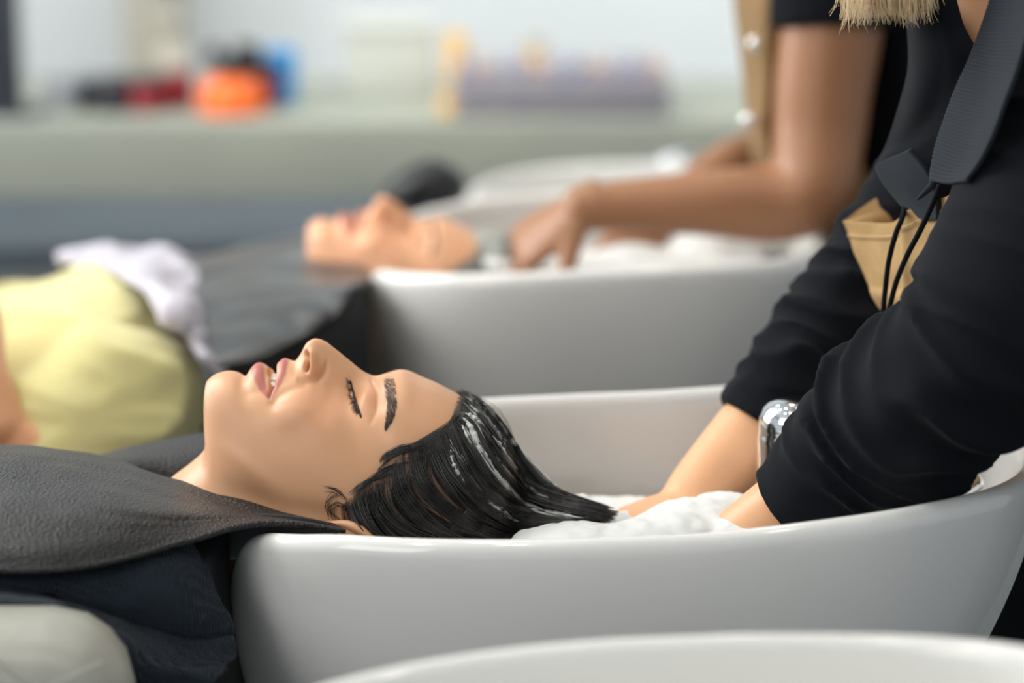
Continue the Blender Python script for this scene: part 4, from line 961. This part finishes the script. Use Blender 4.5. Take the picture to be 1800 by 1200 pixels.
Pk = [[(1600,262,.03),(1570,275,.06),(1541,290,.085)],[(1632,300,.02),(1590,315,.05),(1552,315,.08)],[(1648,340,.02),(1610,350,.045),(1575,345,.075)],[(1650,385,.02),(1628,385,.04),(1598,372,.07)]]
link('placket', clothmesh('placket', patch([pw([(x, y, Y-.02) for x, y, Y in r]) for r in Pk], 40, 40), .004), M['rib'], po)
V, F = tubes([cr([W(1648, 262, -.005), W(1640, 300, -.01), W(1640, 322, -.012), W(1624, 340, -.012), W(1613, 350, -.01)], 24)], [np.interp(np.linspace(0, 1, 24), [0, .5, 1], [.002, .0030, .0012])], 10)
link('collar_edge', mesh('collar_edge', V, F), M['rib'], po)
# cuffs
# apron bib with a folded top hem and flap
ap1 = thing('apron', (.3, .05, 0), 'tan canvas apron bib worn by the near stylist, gaping at the top', 'apron')
Bb = [[(1483,388,.13),(1520,391,.105),(1568,391,.07),(1600,372,.045),(1640,352,.015),(1668,343,-.01),(1690,318,-.03)],
      [(1492,414,.128),(1525,417,.103),(1570,416,.068),(1602,400,.043),(1642,378,.012),(1672,365,-.012),(1700,345,-.035)],
      [(1510,455,.12),(1538,458,.095),(1575,458,.062),(1608,448,.038),(1645,430,.008),(1680,415,-.015),(1715,400,-.04)],
      [(1528,497,.11),(1552,500,.088),(1584,502,.058),(1615,500,.034),(1650,490,.005),(1690,480,-.018),(1730,470,-.04)],
      [(1546,536,.10),(1566,540,.08),(1594,545,.053),(1625,550,.03),(1660,550,.0),(1700,550,-.02),(1745,550,-.04)],
      [(1660,660,.09),(1680,660,.07),(1700,660,.045),(1725,660,.02),(1750,660,-.005),(1790,660,-.03),(1830,660,-.05)],
      [(1820,860,.10),(1835,860,.07),(1850,860,.045),(1870,860,.02),(1900,860,-.005),(1930,860,-.03),(1970,860,-.05)]]
Gb = patch([pw(r) for r in Bb], 120, 120); Nb = normals(Gb)
jj = np.arange(120)[None, :]; ii = np.arange(120)[:, None]
Gb = Gb+Nb*(vnoise(Gb, 22, 1, 2)*.0035+.0012*np.exp(-((ii-20)/1.4)**2)+.003*np.exp(-((jj-62+.25*ii)/4.5)**2))[..., None]
bib = link('bib', clothmesh('bib', Gb, .0022), M['tan'], ap1)
Fl = [[(1483,388,.13),(1530,356,.16),(1575,330,.18),(1625,310,.19)],[(1486,391,.13),(1535,372,.15),(1582,358,.165),(1630,345,.17)],[(1500,392,.125),(1540,395,.135),(1585,392,.15),(1630,380,.155)],[(1530,440,.125),(1565,440,.135),(1600,430,.15),(1640,420,.155)]]
link('bib_flap', clothmesh('bib_flap', patch([pw(r) for r in Fl], 40, 40), .0022), M['tan'], ap1)
st_ = mat('stitching', (.55, .40, .22), rough=.9); P = []
row = Gb[19]; Nr = Nb[19]
sgn = -1 if Nr[60][1] > 0 else 1
for j in range(2, 116, 2):
    P.append(np.array([row[j], row[j+1]])+Nr[j]*sgn*.0018)
V, F = tubes([cr(p, 4) for p in P], [np.full(4, .0004)]*len(P), 5); link('stitching', mesh('stitching', V, F), st_, bib)
cords = [[(1592,352,.085),(1587,380,.052),(1575,410,.038),(1563,455,.045),(1557,500,.055),(1553,545,.065),(1553,580,.07)], [(1652,325,-.01),(1642,352,-.01),(1620,400,.0),(1594,450,.018),(1574,500,.035),(1562,550,.045),(1558,580,.05)]]
V = [];
for c in cords:
    q = cr([W(x, y, Y-.02) for x, y, Y in c], 60); Vv, Ff = tubes([q], [np.full(60, .0021)], 10); link('neck_cord', mesh('neck_cord', Vv, Ff), M['black'], ap1)
# blonde bob
P = []; Rr = []
hc_ = np.array([.355, .08, 1.30])+np.array([-math.sin(th), 0, math.cos(th)])*.17
for k in range(1500):
    a = random.uniform(.25, 2*math.pi-.25) if k % 3 else random.uniform(-2.6, -1.0)
    top_ = hc_+np.array([-.055, 0, .08]); R0 = .088+random.uniform(0, .012)
    dirv = np.array([math.cos(a), math.sin(a), 0])
    e = hc_+dirv*R0*1.05+np.array([.005, 0, -.12+random.uniform(-.02, .02)])
    q = [top_+dirv*.02, hc_+dirv*R0*.85+np.array([-.03, 0, .055]), hc_+dirv*R0*1.08+np.array([-.01, 0, -.02]), e]
    P.append(cr(q, 10)); Rr.append(np.linspace(.0011, .0005, 10))
def tip(px, py, Y, L, dx, rr):
    a = W(px, py-260, Y+.02); b = W(px+dx*.2, py-90, Y+.01); c = W(px+dx*.4, py-L*.5, Y); e = W(px+dx, py, Y-.004)
    return cr([a, b, c, e], 14), np.linspace(rr, rr*.25, 14)
for k in range(950):
    x = random.triangular(1470, 1655, 1545); cl = round(x/17)*17; x = x*.5+cl*.5+random.gauss(0, 3)
    ymax = np.interp(x, [1470, 1490, 1510, 1560, 1590, 1630, 1655], [5, 45, 35, 30, 38, 30, 10]); y = ymax-abs(random.gauss(0, 14))+random.choice([0, 0, 0, 14])
    q, r = tip(x, y, random.uniform(-.07, .0), 50, random.gauss(-4 if x < 1540 else 5, 9), .00042); P.append(q); Rr.append(r)
for pts in ([(1500,-10),(1490,25),(1474,62)], [(1520,-10),(1515,30),(1527,60)], [(1590,0),(1600,35),(1633,62)], [(1560,0),(1585,30),(1612,50)], [(1540,0),(1545,30),(1538,52)], [(1480,-5),(1478,20),(1482,45)]):
    P.append(cr([W(x, y, .02) for x, y in pts], 10)); Rr.append(np.linspace(.0003, .00012, 10))
V, F = tubes(P, Rr, 4); link('hair', mesh('hair_d', V, F), M['blonde'], s1)

# ------------------------------------------------------------------ shower mixer in the focused basin
c = W(1396, 770, .03); t = thing('basin_mixer', (c[0], c[1], c[2]-.1), 'polished chrome domed mixer tap in the basin between the near stylist\'s arms', 'tap')
a = np.linspace(0, 2*math.pi, 72, endpoint=False); oz = W(1396, 701, .03)[2]; k_ = .029
prof = [(.72, -.13), (.80, -.10), (.93, -.062), (1.0, -.052), (1.02, -.046), (1.0, -.042), (.99, -.030), (.97, -.024), (.955, -.0225), (.96, -.021), (.93, -.014), (.83, -.007), (.66, -.0025), (.40, -.0005), (.1, 0)]
def dome(i, r, h):
    wv = 1+(.03*np.cos(a*9) if h < -.05 else 0)
    return np.stack([c[0]+np.cos(a)*r*k_*wv, c[1]+np.sin(a)*r*k_*wv, np.full(72, oz+h)+(.004*np.cos(a) if h < -.02 else 0)], 1)
link('mixer_body', loftmesh('mixer_body', np.array([dome(i, r, h) for i, (r, h) in enumerate(prof)])), M['chrome'], t)
q = limb(wl([(1590,905,.0,.009,.007),(1640,890,-.0,.011,.008),(1690,860,-.0,.017,.0085),(1718,846,-.0,.012,.006)]), 40, 24)
c = W(1650, 890, 0); t = thing('shower_lever', (c[0], c[1], c[2]-.05), 'chrome paddle lever beside the rim, below the near stylist\'s sleeve', 'tap')
link('paddle', loftmesh('paddle', q), M['chrome'], t)
q = limb(wl([(1560,930,.01,.012,.012),(1610,905,.01,.013,.012),(1660,888,.01,.014,.010),(1700,872,.01,.014,.006)]), 40, 24)
link('spout', loftmesh('spout', q), M['chrome'], t)

# ------------------------------------------------------------------ recessed ceiling lamps
ceil = [(-.9,-.6),(-.3,-.6),(.4,-.6),(1.1,-.6),(-.9,.7),(-.3,.7),(.4,.7),(1.1,.7),(-.6,2.0),(.3,2.0),(1.2,2.0)]
em = bpy.data.materials.new('lamp_glow'); em.use_nodes = True; b = em.node_tree.nodes['Principled BSDF']; b.inputs['Emission Color'].default_value = (1, .95, .86, 1); b.inputs['Emission Strength'].default_value = 60
for k, (x, y) in enumerate(ceil):
    t = thing('ceiling_light', (x, y, 2.98), 'small square recessed ceiling lamp with white frame', 'lamp', 'recessed ceiling lamps')
    box('lamp_frame', x-.075, x+.075, y-.075, y+.075, 2.975, 2.998, M['wall'], .003, t); box('diffuser', x-.06, x+.06, y-.06, y+.06, 2.972, 2.976, em, 0, t)

for s in (-1, 1): link('shoe', loftmesh('shoe', limb([(.955,.10+s*.10,.08,.045,.05),(.93,.10+s*.10,.045,.052,.040),(.86,.10+s*.10,.035,.050,.033),(.80,.10+s*.10,.03,.036,.024)], 30, 24)), M['blackp'], s1)
